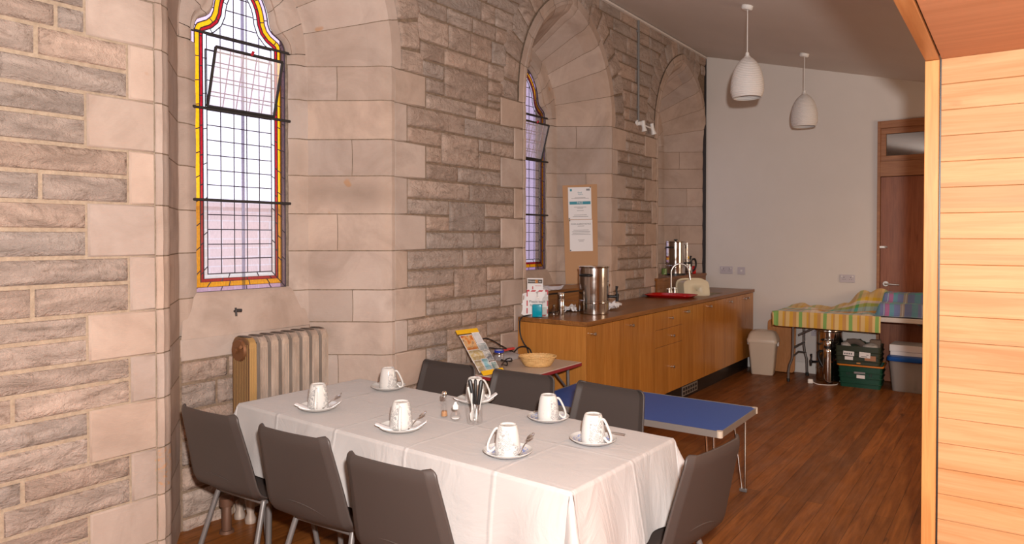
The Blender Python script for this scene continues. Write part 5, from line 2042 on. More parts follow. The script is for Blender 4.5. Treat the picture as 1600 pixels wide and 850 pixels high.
lettering('lettering', 'FOOD ALLERGY NOTICE', 0.0165, MATS['ink'], n2, front(0.002, 0.553, -0.005))
lines(n2, [(0.533, 0.35), (0.496, 0.8), (0.482, 0.95), (0.468, 0.9), (0.454, 1.0), (0.404, 0.35), (0.392, 0.25)], -0.085, 0.09, MATS['greyink'])
for x, z in ((0.096, 0.892), (-0.104, 0.604), (-0.100, 0.586), (0.1, 0.586), (-0.098, 0.31)):
    bm = newbm()
    cyl(bm, (x, -0.0035, z), (x, -0.010, z), 0.006, n=12)
    to_obj('drawing_pin', bm, MATS['black'] if x != 0.1 else MATS['white_pl'], n1 if z > 0.595 else n2)

# ------------------------------------------------------------------ beige card table with its clutter
BT = 0.652
t = thing('card_table', 'beige topped folding table with dark red edge in front of the counter', 'table', (0.335, 3.815, 0))
bm = newbm()
rbox(bm, -0.315, 0.300, -0.39, 0.39, BT - 0.006, BT, 0.003)
to_obj('tabletop', bm, mat('beige_laminate', (0.50, 0.41, 0.34), 0.45), t)
bm = newbm()
rbox(bm, -0.317, 0.302, -0.392, 0.392, BT - 0.026, BT - 0.0055, 0.003)
to_obj('edging', bm, mat('dark_red_edge', (0.24, 0.018, 0.022), 0.4), t)
for sx in (-1, 1):
    for sy in (-1, 1):
        bm = newbm()
        tube(bm, [(sx * 0.215, sy * 0.345, BT - 0.026), (sx * 0.225, sy * 0.36, 0)], 0.011, 10)
        leg = to_obj('leg', bm, MATS['greymetal'], t, smooth=50)
        bm = newbm()
        tube(bm, [(sx * 0.217, sy * 0.15, BT - 0.027), (sx * 0.219, sy * 0.347, BT - 0.20)], 0.008, 8)
        to_obj('brace', bm, MATS['greymetal'], leg, smooth=50)

# wicker basket
_m = mat('wicker', (0.62, 0.37, 0.14), 0.6)
_t = NT(_m)
_n = _t.noise(_t.coord((8, 8, 90)), 3, 3, 0.6)
_t.base(_t.ramp(_n, [(0.3, (0.42, 0.22, 0.07)), (0.65, (0.72, 0.45, 0.19))]))
MATS['wicker'] = _m
t = thing('wicker_basket', 'oval shallow wicker basket on the beige table', 'basket', (0.475, 3.895, BT), R(36))
bm = newbm()
A0, B0 = 0.122, 0.092
def wall(u, v):
    a = 2 * PI * u
    k = 0.66 + 0.34 * v ** 0.8
    wv = 0.0036 * math.sin(a * 24 + (PI if int(v * 14) % 2 else 0))
    return Vector(((A0 * k + wv) * math.cos(a), (B0 * k + wv) * math.sin(a), 0.003 + 0.064 * v))
grid(bm, wall, 240, 14, closed_u=True)
fl = [bm.verts.new((A0 * 0.66 * math.cos(2 * PI * k / 40), B0 * 0.66 * math.sin(2 * PI * k / 40), 0.0035)) for k in range(40)]
bm.faces.new(fl)
to_obj('woven_side', bm, MATS['wicker'], t, smooth=180, solid=0.003)
bm = newbm()
for s in (0, PI):
    tube(bm, [((A0 + 0.001 + 0.0025 * math.cos(k * 1.1 + s)) * math.cos(2 * PI * k / 96), (B0 + 0.001 + 0.0025 * math.cos(k * 1.1 + s)) * math.sin(2 * PI * k / 96), 0.068 + 0.003 * math.sin(k * 1.1 + s)) for k in range(96)], 0.0042, 8, closed=True)
to_obj('braided_rim', bm, MATS['wicker'], t, smooth=60)
bm = newbm()
b3 = [bm.verts.new(p) for p in ((-0.03, -0.02, 0.006), (0.03, -0.022, 0.006), (0.0, 0.03, 0.006), (0.002, 0.0, 0.058))]
for f in ((0, 1, 3), (1, 2, 3), (2, 0, 3), (2, 1, 0)):
    bm.faces.new([b3[k] for k in f])
o = to_obj('paper_napkin', bm, MATS['paper'])
o.location = (0.475, 3.895, BT)
tag(o, 'white folded paper point poking up inside the wicker basket', 'napkin')

# jam jar with a blue lid
t = thing('jam_jar', 'empty glass jar with bright blue lid on the beige table', 'jar', (0.325, 3.665, BT))
bm = newbm()
lathe(bm, [(0, 0), (0.030, 0), (0.033, 0.004), (0.033, 0.095), (0.028, 0.106), (0.028, 0.122), (0.0255, 0.122), (0.0255, 0.106), (0.0305, 0.094), (0.0305, 0.006), (0, 0.005)], 32)
to_obj('jar', bm, MATS['glass'], t, smooth=40)
bm = newbm()
lathe(bm, [(0.0305, 0.110), (0.0325, 0.111), (0.0325, 0.124), (0.030, 0.126), (0.026, 0.1255)], 32)
to_obj('lid_rim', bm, mat('blue_lid', (0.012, 0.03, 0.30), 0.3), t, smooth=40)
bm = newbm()
lathe(bm, [(0.0265, 0.1235), (0, 0.1245)], 32)
to_obj('lid_top', bm, MATS['paper'], t)

# postcard rack: clear stand facing the room, leaning back to the wall
RKP, RKZ = (0.375, 3.50, BT + 0.002), R(80)
RK = thing('postcard_rack', 'clear stepped postcard rack with yellow strips on the beige table against the stone wall', 'rack', RKP, RKZ)
def rk(x, s, off=0.0):
    """x along the width; s up the slope; off in front"""
    ang = R(42)
    s *= 1.10
    return Vector((x, math.sin(ang) * s - math.cos(ang) * off, math.cos(ang) * s + math.sin(ang) * off))
def rkslab(bm, x0, x1, s0, s1, o0, o1, mi=0):
    V = [bm.verts.new(rk(x, s, o)) for x in (x0, x1) for s in (s0, s1) for o in (o0, o1)]
    for f in ((0, 1, 3, 2), (4, 6, 7, 5), (0, 4, 5, 1), (2, 3, 7, 6), (0, 2, 6, 4), (1, 5, 7, 3)):
        q = bm.faces.new([V[k] for k in f])
        q.material_index = mi
RW = 0.092
bm = newbm()
rkslab(bm, -RW, RW, 0.0, 0.285, 0.0, 0.002)
to_obj('back_panel', bm, MATS['acrylic'], RK)
for s in (0.005, 0.075, 0.145):
    bm = newbm()
    rkslab(bm, -RW, RW, s, s + 0.003, 0.002, 0.030)
    rkslab(bm, -RW, RW, s, s + 0.035, 0.028, 0.030)
    to_obj('tier', bm, MATS['acrylic'], RK)
bm = newbm()
rkslab(bm, -RW, RW, 0.285, 0.315, 0.0, 0.004)
to_obj('yellow_header', bm, MATS['yellow'], RK)
bm = newbm()
rkslab(bm, -RW, RW, -0.022, 0.008, 0.031, 0.034)
to_obj('yellow_footer', bm, MATS['yellow'], RK)
bm = newbm()
tube(bm, [(-0.07, 0.19, 0.21), (-0.07, 0.20, 0.0)], 0.004, 6)
tube(bm, [(0.07, 0.19, 0.21), (0.07, 0.20, 0.0)], 0.004, 6)
to_obj('strut', bm, MATS['acrylic'], RK)
def postcard_mat(name, pal):
    m = mat(name, pal[0], 0.35)
    t_ = NT(m)
    n_ = t_.noise(t_.coord((28, 28, 28)), 1.0, 3, 0.5)
    st = [(0.30 + 0.40 * k / max(1, len(pal) - 1), c) for k, c in enumerate(pal)]
    t_.base(t_.ramp(n_, st))
    return m
PC = [((-0.086, 0.020, 0.165, 0.275, 0.004), [(0.30, 0.04, 0.02), (0.60, 0.22, 0.05), (0.62, 0.40, 0.20), (0.2, 0.10, 0.08)], 'orange and red postcard at the top left of the rack'),
      ((0.024, 0.086, 0.175, 0.285, 0.004), [(0.55, 0.54, 0.56), (0.68, 0.67, 0.68)], 'pale grey postcard at the top right of the rack'),
      ((0.008, 0.086, 0.150, 0.205, 0.012), [(0.08, 0.16, 0.18), (0.42, 0.46, 0.48), (0.60, 0.60, 0.58)], 'blue grey postcard in front of the pale one'),
      ((-0.088, 0.030, 0.080, 0.168, 0.006), [(0.62, 0.58, 0.50), (0.50, 0.36, 0.14), (0.60, 0.56, 0.46)], 'cream and gold postcard in the middle of the rack at the left'),
      ((0.034, 0.088, 0.078, 0.150, 0.006), [(0.62, 0.61, 0.60), (0.10, 0.12, 0.16), (0.60, 0.58, 0.54)], 'white postcard with a dark figure at the middle right of the rack'),
      ((-0.086, -0.022, 0.012, 0.095, 0.008), [(0.55, 0.50, 0.38), (0.40, 0.30, 0.16), (0.62, 0.60, 0.56)], 'sandy postcard at the bottom left of the rack'),
      ((-0.020, 0.034, 0.020, 0.100, 0.008), [(0.08, 0.30, 0.42), (0.30, 0.52, 0.58), (0.60, 0.60, 0.55)], 'bright turquoise postcard in the bottom tier of the rack'),
      ((0.036, 0.088, 0.010, 0.070, 0.010), [(0.14, 0.26, 0.28), (0.34, 0.42, 0.40), (0.56, 0.54, 0.46)], 'green grey postcard at the bottom right of the rack')]
RM = Matrix.Translation(RKP) @ Matrix.Rotation(RKZ, 4, 'Z')
for k, ((x0, x1, s0, s1, off), pal, lb) in enumerate(PC):
    bm = newbm()
    rkslab(bm, x0, x1, s0, s1, off, off + 0.001, 0)
    bord = [bm.verts.new(rk(x, s, off + 0.0013)) for x, s in ((x0 + .004, s0 + .004), (x1 - .004, s0 + .004), (x1 - .004, s1 - .004), (x0 + .004, s1 - .004))]
    f = bm.faces.new(bord)
    f.material_index = 1
    o = to_obj('postcard', bm, [MATS['paper'], postcard_mat('postcard_print_%d' % k, pal)])
    o.matrix_world = RM
    tag(o, lb, 'postcard', 'postcards in the clear rack')

# pouch, cables, red strip
_g = mat('grey_cloth', (0.30, 0.28, 0.29), 0.85)
bm = newbm()
grid(bm, lambda u, v: Vector(((u - .5) * 0.17, (v - .5) * 0.25, 0.001 + 0.052 * (math.sin(PI * u) * math.sin(PI * v)) ** 0.5 * (0.8 + 0.35 * noise.noise(Vector((u * 3, v * 3, 2)))))), 18, 18)
b_ = [v for v in bm.verts if v.is_boundary]
o = to_obj('cloth_pouch', bm, _g, smooth=60)
o.location = (0.115, 4.03, BT)
tag(o, 'soft grey cloth pouch under the black leads on the beige table', 'pouch')
bm = newbm()
box(bm, (0.125, 4.02, BT + 0.064), (0.02, 0.15, 0.014), rz=R(-6))
tag(to_obj('red_strip', bm, mat('red_plastic_strip', (0.50, 0.04, 0.04), 0.35)), 'short red plastic strip lying on the grey pouch', 'strip')
bm = newbm()
tube(bm, smoothcurve([(0.085, 4.46, CT + .006), (0.06, 4.36, CT + 0.008), (0.046, 4.305, CT - 0.012), (0.040, 4.300, 0.855), (0.048, 4.300, 0.781), (0.075, 4.300, 0.727), (0.110, 4.30, 0.685), (0.130, 4.29, 0.64)], 8), 0.0055, 8)
tube(bm, smoothcurve([(0.035, 4.24, 0.662), (0.05, 4.275, 0.690), (0.103, 4.28, 0.700), (0.148, 4.28, 0.684), (0.175, 4.27, 0.64)], 8), 0.0055, 8)
tag(to_obj('power_lead', bm, MATS['blackrub'], smooth=60), 'black power lead hanging from the worktop down its oak end', 'cable')
bm = newbm()
tube(bm, smoothcurve([(0.10, 3.80, 0.745), (0.10, 3.745, 0.785), (0.10, 3.757, 0.813), (0.10, 3.813, 0.818), (0.105, 3.879, 0.795), (0.11, 3.965, 0.752), (0.12, 4.045, 0.712), (0.12, 4.10, 0.675), (0.11, 4.16, BT + .008)], 8), 0.0045, 8)
tube(bm, smoothcurve([(0.10, 3.80, 0.745), (0.10, 3.86, 0.745), (0.11, 3.93, 0.730), (0.13, 4.0, 0.722), (0.12, 4.08, 0.70), (0.11, 4.16, BT + .008)], 8), 0.0045, 8)
tube(bm, smoothcurve([(0.11, 4.16, BT + .008), (0.15, 4.12, BT + .008), (0.17, 4.06, BT + .008)], 6), 0.010, 8)
tag(to_obj('adapter_lead', bm, MATS['blackrub'], smooth=60), 'thin black lead looping up from the grey pouch', 'cable')
bm = newbm()
P_ = [(0.17, 3.89), (0.22, 3.87), (0.262, 3.85), (0.235, 3.93), (0.19, 3.98), (0.205, 3.91), (0.24, 3.82), (0.285, 3.745), (0.315, 3.725), (0.305, 3.78), (0.25, 3.85), (0.19, 3.87)]
tube(bm, smoothcurve([(x, y, BT + 0.006 + 0.006 * (k % 3)) for k, (x, y) in enumerate(P_)], 8), 0.0045, 8)
tag(to_obj('coiled_lead', bm, MATS['blackrub'], smooth=60), 'loosely coiled black lead between the jar and the wicker basket', 'cable')

# ------------------------------------------------------------------ low blue table
t = thing('low_table', 'low blue topped table with metal edge and hairpin legs', 'table', (1.215, 3.905, 0), R(0.6))
LZB = 0.50
_m = mat('blue_laminate', (0.040, 0.095, 0.34), 0.45, spec=0.35)
bm = newbm()
rbox(bm, -0.612, 0.612, -0.318, 0.318, LZB - 0.02, LZB, 0.003)
to_obj('tabletop', bm, _m, t)
bm = newbm()
for a in ((-0.617, 0.617, -0.323, -0.318), (-0.617, 0.617, 0.318, 0.323), (-0.617, -0.612, -0.318, 0.318), (0.612, 0.617, -0.318, 0.318)):
    bx(bm, a[0], a[1], a[2], a[3], LZB - 0.034, LZB + 0.0015)
to_obj('metal_edging', bm, MATS['alu'], t)
for sx in (-1, 1):
    for sy in (-1, 1):
        bm = newbm()
        cx_, cy_ = sx * 0.606, sy * 0.312
        tube(bm, [(cx_, cy_, LZB - 0.033), (cx_, cy_, LZB + 0.002)], 0.0165, 16)
        to_obj('corner_cap', bm, MATS['cream_pl'], t, smooth=50)
        bm = newbm()
        fx, fy = sx * 0.555, sy * 0.262
        pts = [(fx - sx * 0.055, fy - sy * 0.03, LZB - 0.022), (fx - sx * 0.010, fy, 0.015), (fx + sx * 0.003, fy + sy * 0.0, 0.010), (fx + sx * 0.012, fy, 0.015), (fx + sx * 0.005, fy + sy * 0.015, LZB - 0.022)]
        tube(bm, pts, 0.0075, 10)
        leg = to_obj('hairpin_leg', bm, MATS['chrome'], t, smooth=60)
        bm = newbm()
        rbox(bm, fx - 0.022, fx + 0.022, fy - 0.010, fy + 0.010, 0.0, 0.020, 0.004)
        to_obj('foot', bm, MATS['greymetal'], leg)

# ------------------------------------------------------------------ sockets on the end wall
def socket(x, z, w, h, label, holes):
    t = thing('wall_socket', label, 'socket', (x, YE, z))
    bm = newbm()
    rbox(bm, 0, w, -0.010, 0.0, 0, h, 0.003)
    to_obj('plate', bm, mat('grey_white_plate', (0.50, 0.46, 0.50), 0.35), t)
    for k in range(holes):
        bm = newbm()
        cx_ = w * (0.28 + 0.44 * k) if holes == 2 else w * 0.5
        bx(bm, cx_ - 0.003, cx_ + 0.003, -0.0108, -0.009, h * .60, h * .72)
        bx(bm, cx_ - 0.013, cx_ - 0.007, -0.0108, -0.009, h * .38, h * .44)
        bx(bm, cx_ + 0.007, cx_ + 0.013, -0.0108, -0.009, h * .38, h * .44)
        to_obj('pin_holes', bm, MATS['ink'], t)
        bm = newbm()
        bx(bm, cx_ + (0.016 if k else -0.026), cx_ + (0.026 if k else -0.016), -0.013, -0.009, h * .70, h * .86)
        to_obj('switch', bm, MATS['white_pl'], t)
    if holes == 0:
        bm = newbm()
        rbox(bm, w * .40, w * .60, -0.014, -0.009, h * .38, h * .62, 0.001, 1)
        to_obj('switch', bm, MATS['white_pl'], t)
socket(0.193, 1.083, 0.152, 0.088, 'grey white double socket on the end wall above the far end of the worktop', 2)
socket(0.402, 1.080, 0.090, 0.088, 'single square switch plate right of the double socket', 0)
socket(1.515, 1.028, 0.150, 0.085, 'wide outlet plate on the end wall near the door', 2)
socket(1.225, 0.42, 0.14, 0.085, 'low socket plate seen under the cloth covered table', 2)
# ------------------------------------------------------------------ far corner: bin, board, trestle table and what is under it
t = thing('pedal_bin', 'cream plastic bin with a domed lid beside the counter end', 'bin', (0.79, 7.945, 0), R(8))
def rrect(hw, hd, r, n=6):
    p = []
    for sx, sy, a0 in ((1, 1, 0), (-1, 1, 90), (-1, -1, 180), (1, -1, 270)):
        for k in range(n + 1):
            a = R(a0 + 90 * k / n)
            p.append((sx * (hw - r) + r * math.cos(a), sy * (hd - r) + r * math.sin(a)))
    return p
def loft(bm, secs, cap0=True, cap1=True):
    rings = [[bm.verts.new((x, y, z)) for x, y in P] for P, z in secs]
    n = len(rings[0])
    for A, B in zip(rings, rings[1:]):
        for k in range(n):
            bm.faces.new((A[k], A[(k + 1) % n], B[(k + 1) % n], B[k]))
    if cap0: bm.faces.new(rings[0][::-1])
    if cap1: bm.faces.new(rings[-1])
bm = newbm()
loft(bm, [(rrect(0.112, 0.095, 0.025), 0.0), (rrect(0.116, 0.10, 0.025), 0.01), (rrect(0.145, 0.125, 0.03), 0.345), (rrect(0.148, 0.128, 0.03), 0.36)])
to_obj('body', bm, MATS['cream_pl'], t, smooth=40)
bm = newbm()
loft(bm, [(rrect(0.158, 0.138, 0.035), 0.355), (rrect(0.160, 0.140, 0.035), 0.385), (rrect(0.154, 0.134, 0.04), 0.40), (rrect(0.145, 0.122, 0.045), 0.435), (rrect(0.128, 0.10, 0.05), 0.468), (rrect(0.10, 0.075, 0.05), 0.482), (rrect(0.06, 0.045, 0.04), 0.485)])
lid = to_obj('lid', bm, MATS['cream_pl'], t, smooth=40)
bm = newbm()
loft(bm, [(rrect(0.05, 0.032, 0.03), 0.484), (rrect(0.046, 0.028, 0.027), 0.490), (rrect(0.03, 0.018, 0.017), 0.489)])
to_obj('lid_boss', bm, MATS['cream_pl'], lid, smooth=40)
for s in (-1, 1):
    bm = newbm()
    rbox(bm, s * 0.157 - 0.008, s * 0.157 + 0.008, -0.03, 0.03, 0.315, 0.36, 0.005)
    to_obj('clip', bm, MATS['white_pl'], t)

bm = newbm()
prism(bm, rrect(0.155, 0.29, 0.04), 0.022, M=Matrix.Translation((0.925, 8.175, 0.292)) @ Matrix.Rotation(R(90 - 6), 4, 'X'))
tag(to_obj('timber_board', bm, MATS['boardwood'], bevel=0.003), 'round cornered brown board leaning on the end wall behind the bin', 'board')

TZ = 0.745
t = thing('trestle_table', 'white folding trestle table against the end wall under checked cloths', 'table', (1.03, 7.55, 0))
bm = newbm()
rbox(bm, 0, 1.80, 0, 0.66, TZ - 0.045, TZ, 0.008)
to_obj('tabletop', bm, mat('trestle_top', (0.52, 0.47, 0.43), 0.5), t)
gl = mat('dark_trestle_tube', (0.16, 0.14, 0.13), 0.4, 0.6)
for x0 in (0.15, 1.62):
    for y in (0.10, 0.56):
        bm = newbm()
        if y < 0.3:
            pts = [(x0, y, TZ - 0.045), (x0, y, 0.36), (x0 - 0.006, y, 0.25), (x0 - 0.035, y, 0.17), (x0 - 0.045, y, 0.10), (x0 - 0.045, y, 0.0)]
        else:
            pts = [(x0, y, TZ - 0.045), (x0, y, 0.33), (x0 + 0.01, y, 0.25), (x0 + 0.03, y, 0.18), (x0 + 0.035, y, 0.0)]
        tube(bm, pts, 0.0135, 10)
        leg = to_obj('leg', bm, gl, t, smooth=50)
        bm = newbm()
        cyl(bm, (pts[-1][0], y, 0), (pts[-1][0], y, 0.035), 0.017, n=12)
        to_obj('rubber_foot', bm, MATS['black'], leg, smooth=50)
    bm = newbm()
    tube(bm, [(x0, 0.10, 0.36), (x0, 0.56, 0.36)], 0.011, 8)
    tube(bm, [(x0, 0.10, 0.27), (x0, 0.33, 0.29), (x0 + 0.02, 0.56, 0.25)], 0.009, 8)
    to_obj('cross_bar', bm, gl, t, smooth=50)
    bm = newbm()
    s = 1 if x0 < 1 else -1
    tube(bm, [(x0, 0.33, 0.47), (x0 + s * 0.42, 0.33, TZ - 0.047)], 0.010, 8)
    to_obj('brace', bm, gl, t, smooth=50)

def plaid(name, warp, weft, pw, pf, lines=None):
    m = mat(name, (0.5, 0.5, 0.5), 0.8, sheen=0.1)
    t_ = NT(m)
    uv = t_.n('ShaderNodeUVMap')
    uv.uv_map = 'fabric'
    o_ = t_.sep(uv.outputs[0])
    def band(sock, per, cols):
        f = t_.math('FRACT', t_.math('DIVIDE', t_.math('ADD', sock, 10.0), per))
        nd = t_.n('ShaderNodeValToRGB')
        nd.color_ramp.interpolation = 'CONSTANT'
        e = nd.color_ramp.elements
        while len(e) < len(cols):
            e.new(0.5)
        for k, (p, c) in enumerate(cols):
            e[k].position = p
            e[k].color = (*c, 1)
        t_.l(f, nd.inputs['Fac'])
        return nd.outputs['Color']
    a = band(o_[0], pw, warp)
    b = band(o_[1], pf, weft)
    col = t_.mix(0.5 if lines else t_.math('SUBTRACT', 0.56, t_.math('MULTIPLY', t_.math('LESS_THAN', o_[1], 0.0), 0.36)), a, b)
    if lines:
        for ax, per, off in lines:
            f = t_.math('FRACT', t_.math('DIVIDE', t_.math('ADD', o_[ax], 10.0 + off), per))
            col = t_.mix(t_.math('MULTIPLY', t_.math('LESS_THAN', f, 0.035), 0.6), col, (0.55, 0.62, 0.58))
    t_.base(col)
    return m
CRM, MUS, BRN, GRN, WHT, BLU, YEL = (0.66, 0.47, 0.20), (0.60, 0.32, 0.008), (0.46, 0.22, 0.06), (0.10, 0.36, 0.08), (0.70, 0.65, 0.62), (0.06, 0.40, 0.50), (0.72, 0.46, 0.02)
def cloth_obj(name, fn, us, vs, m, label):
    bm = newbm()
    uvl = bm.loops.layers.uv.new('fabric')
    V = [[bm.verts.new(fn(u, v)) for u in us] for v in vs]
    for j in range(len(vs) - 1):
        for i in range(len(us) - 1):
            f = bm.faces.new((V[j][i], V[j][i + 1], V[j + 1][i + 1], V[j + 1][i]))
            for lp, (ii, jj) in zip(f.loops, ((i, j), (i + 1, j), (i + 1, j + 1), (i, j + 1))):
                lp[uvl].uv = (us[ii], vs[jj])
    o = to_obj(name, bm, m, smooth=180)
    return tag(o, label, 'tablecloth', 'checked cloths on the trestle table')
def steps(a, b, n):
    return [a + (b - a) * k / n for k in range(n + 1)]
X0, Y0 = 1.03, 7.55
def mound(x, y):
    k = 0
    if x > 1.45:
        g = max(0, min(1, (x - 1.45) / 0.38)) * max(0, min(1, (y - 7.74) / 0.20))
        k = 0.105 * g * g * (3 - 2 * g)
        g = max(0, min(1, (x - 1.62) / 0.2)) * max(0, min(1, (y - 7.95) / 0.10))
        k += 0.07 * g
    return k
def c1(u, v):
    # u along the table from its left end, v from its front edge; negative hangs over
    x, y = X0 + u, Y0 + v
    z = TZ + 0.004
    n = noise.noise(Vector((u * 7, v * 9, 4.0)))
    if v < 0:
        d = -v
        yy_ = Y0 - 0.006 - 0.014 * min(1, d / 0.1) * (0.6 + 0.5 * math.sin(u * 15) + 0.4 * n)
        zz_ = z - d
        if u < 0:
            dd = math.hypot(u, v)
            return Vector((X0 - 0.008 - 0.03 * (-u / (dd + 1e-6)), Y0 - 0.008 - 0.03 * (d / (dd + 1e-6)), z - dd * 0.92))
        return Vector((x, yy_, zz_))
    if u < 0:
        return Vector((X0 - 0.006 - 0.012 * min(1, -u / 0.05), y, z + u))
    rip = 0.030 * max(0, noise.fractal(Vector((u * 4.2, v * 5.5, 9.0)), 1.0, 2, 3)) * min(1, v / 0.05) * min(1, u / 0.05)
    wob = 0.0
    if v > 0.50:
        wob = 0.075 * abs(noise.noise(Vector((u * 5, 1.0, 2.0)))) * (v - 0.50) / 0.1 + 0.012 * (v - 0.5) / 0.1
    return Vector((x, y, z + 0.001 + rip + wob + mound(x, y)))
us = steps(-0.09, -0.002, 5) + steps(0.002, 0.985, 80)
vs = steps(-0.155, -0.002, 8) + steps(0.002, 0.61, 44)
P1 = plaid('yellow_check', [(0, CRM), (0.16, MUS), (0.30, BRN), (0.44, CRM), (0.54, GRN), (0.68, CRM), (0.86, MUS), (0.94, BRN)],
           [(0, CRM), (0.13, WHT), (0.22, BLU), (0.34, WHT), (0.42, BRN), (0.52, BLU), (0.62, GRN), (0.70, WHT), (0.80, YEL), (0.87, CRM)], 0.235, 0.62)
cloth_obj('checked_cloth', c1, us, vs, P1, 'crumpled yellow, brown and green checked cloth on the left of the trestle table')
def c2(u, v):
    x, y = 1.955 + u * 0.62, 7.575 + v * 0.61
    # two covered boxes, one behind and higher
    def sm(a, b, q):
        q = max(0, min(1, (q - a) / (b - a)))
        return q * q * (3 - 2 * q)
    side = sm(-0.02, 0.05, u) * sm(1.02, 0.86, u)
    h = 0.115 * sm(0.03, 0.16, v) + 0.085 * sm(0.50, 0.60, v)
    h *= side
    n = 0.008 * noise.fractal(Vector((u * 5, v * 5, 6.0)), 1.0, 2, 3)
    zb = TZ + 0.006
    return Vector((x + 0.01 * noise.noise(Vector((v * 6, u * 2, 0))), y, max(zb + 0.001, zb + h + n * (1 if h > 0.01 else 0.4) + 0.004)))
P2 = plaid('blue_check', [(0, (0.11, 0.15, 0.30)), (0.18, (0.05, 0.30, 0.28)), (0.34, (0.13, 0.15, 0.32)), (0.48, (0.52, 0.07, 0.19)), (0.60, (0.06, 0.32, 0.30)), (0.72, (0.12, 0.15, 0.31)), (0.88, (0.38, 0.27, 0.06))],
           [(0, (0.15, 0.19, 0.36)), (0.20, (0.06, 0.35, 0.33)), (0.40, (0.12, 0.16, 0.32)), (0.60, (0.07, 0.40, 0.34)), (0.78, (0.13, 0.17, 0.34))], 0.52, 0.42, [(0, 0.26, 0.03), (1, 0.21, 0.05)])
cloth_obj('checked_cloth', c2, steps(-0.03, 1.05, 40), steps(0.0, 1.0, 44), P2, 'blue, purple and pink checked cloth over boxes on the right of the trestle table')

# tall urn on the floor under the table with a slim flask in front
t = urn('boiler_urn', (1.465, 8.00, 0.0), 0.130, 0.535, R(215), 'tall steel urn standing on the floor under the trestle table', True, True)
t = thing('vacuum_flask', 'slim steel vacuum flask with black band in front of the floor urn', 'flask', (1.500, 7.755, 0))
bm = newbm()
lathe(bm, [(0, 0), (0.047, 0), (0.049, 0.004), (0.049, 0.34), (0.046, 0.36), (0.036, 0.375)], 36)
to_obj('body', bm, MATS['urn'], t, smooth=40)
bm = newbm()
lathe(bm, [(0.036, 0.372), (0.040, 0.374), (0.040, 0.396), (0, 0.396)], 32)
to_obj('band', bm, MATS['black'], t, smooth=40)
bm = newbm()
lathe(bm, [(0.038, 0.396), (0.038, 0.45), (0.030, 0.462), (0, 0.463)], 32)
to_obj('cup', bm, MATS['urn'], t, smooth=40)
bm = newbm()
tube(bm, smoothcurve([(-0.045, 0.0, 0.34), (-0.085, 0.0, 0.32), (-0.09, 0.0, 0.26), (-0.046, 0, 0.17)], 6), 0.009, 8, flat=1.4)
to_obj('handle', bm, MATS['black'], t, smooth=50)
t = thing('plug', 'white mains plug on a curled white flex in front of the floor urn', 'plug', (1.345, 7.685, 0), R(20))
bm = newbm()
rbox(bm, -0.025, 0.025, -0.02, 0.02, 0.0, 0.045, 0.008)
to_obj('plug_body', bm, MATS['white_pl'], t)
bm = newbm()
tube(bm, smoothcurve([(0.02, 0, 0.02), (0.06, -0.05, 0.006), (0.15, -0.07, 0.005), (0.24, -0.03, 0.005), (0.27, 0.04, 0.005)], 8), 0.0045, 8)
to_obj('flex', bm, MATS['white_pl'], t, smooth=60)
for z, s in ((0.01, 0.016), (0.01, -0.016)):
    pass

# crates
def crate(name, loc, rz, w, d, h, taper, m, label):
    t = thing(name, label, 'crate', loc, rz, 'green plastic crates')
    bm = newbm()
    th = 0.006
    b0 = rrect(w / 2 - taper, d / 2 - taper, 0.02, 3)
    b1 = rrect(w / 2, d / 2, 0.02, 3)
    i0 = rrect(w / 2 - taper - th, d / 2 - taper - th, 0.016, 3)
    i1 = rrect(w / 2 - th, d / 2 - th, 0.016, 3)
    loft(bm, [(b0, 0.0), (b1, h), (i1, h), (i0, 0.008)])
    to_obj('body', bm, m, t, smooth=30)
    bm = newbm()
    for f in (0.20, 0.45, 0.70):
        k = taper * (1 - f)
        P = rrect(w / 2 - k + 0.005, d / 2 - k + 0.005, 0.022, 3)
        tube(bm, [(x, y, h * f) for x, y in P], 0.005, 6, closed=True)
    to_obj('rib', bm, m, t, smooth=40)
    return t
g1 = mat('green_crate_plastic', (0.006, 0.055, 0.032), 0.4)
g2 = mat('dark_olive_crate', (0.022, 0.030, 0.014), 0.5)
CRZ = R(3)
cA = crate('plastic_crate', (1.795, 7.905, 0), CRZ, 0.40, 0.36, 0.225, 0.018, g1, 'lower green ribbed crate with an orange rim standing on the floor')
bm = newbm()
P = rrect(0.206, 0.186, 0.02, 3)
tube(bm, [(x, y, 0.224) for x, y in P], 0.009, 8, closed=True)
to_obj('orange_rim', bm, mat('orange_plastic', (0.55, 0.17, 0.015), 0.4), cA, smooth=50)
def sticker(t, x, z, w, h, y, m, name='label_sticker', tilt=0.0):
    bm = newbm()
    box(bm, (x, y, z), (w, 0.002, h), rot=Matrix.Rotation(R(tilt), 4, 'Y'))
    return to_obj(name, bm, m, t)
sticker(cA, 0.0, 0.155, 0.10, 0.02, -0.190, MATS['greyink'], 'slot_handle')
sticker(cA, 0.01, 0.118, 0.075, 0.034, -0.190, MATS['paper'])
for x in (-0.115, -0.095, 0.09, 0.105):
    sticker(cA, x, 0.14, 0.006, 0.03, -0.190, MATS['black'], 'slot')
cB = crate('plastic_crate', (1.775, 7.900, 0.2345), CRZ, 0.41, 0.37, 0.185, 0.008, g2, 'upper dark green crate full of oddments stacked on the lower one')
sticker(cB, -0.08, 0.11, 0.10, 0.044, -0.192, MATS['paper'], tilt=2)
sticker(cB, -0.078, 0.063, 0.075, 0.034, -0.192, MATS['paper'])
sticker(cB, 0.066, 0.105, 0.10, 0.055, -0.193, MATS['paper'], tilt=3)
sticker(cB, 0.115, 0.075, 0.10, 0.05, -0.1915, mat('tan_label', (0.36, 0.17, 0.09), 0.6))
for x in (-0.115, -0.095, -0.075, -0.055):
    sticker(cB, x, 0.108, 0.010, 0.014, -0.1935, MATS['ink'], 'printed_mark')
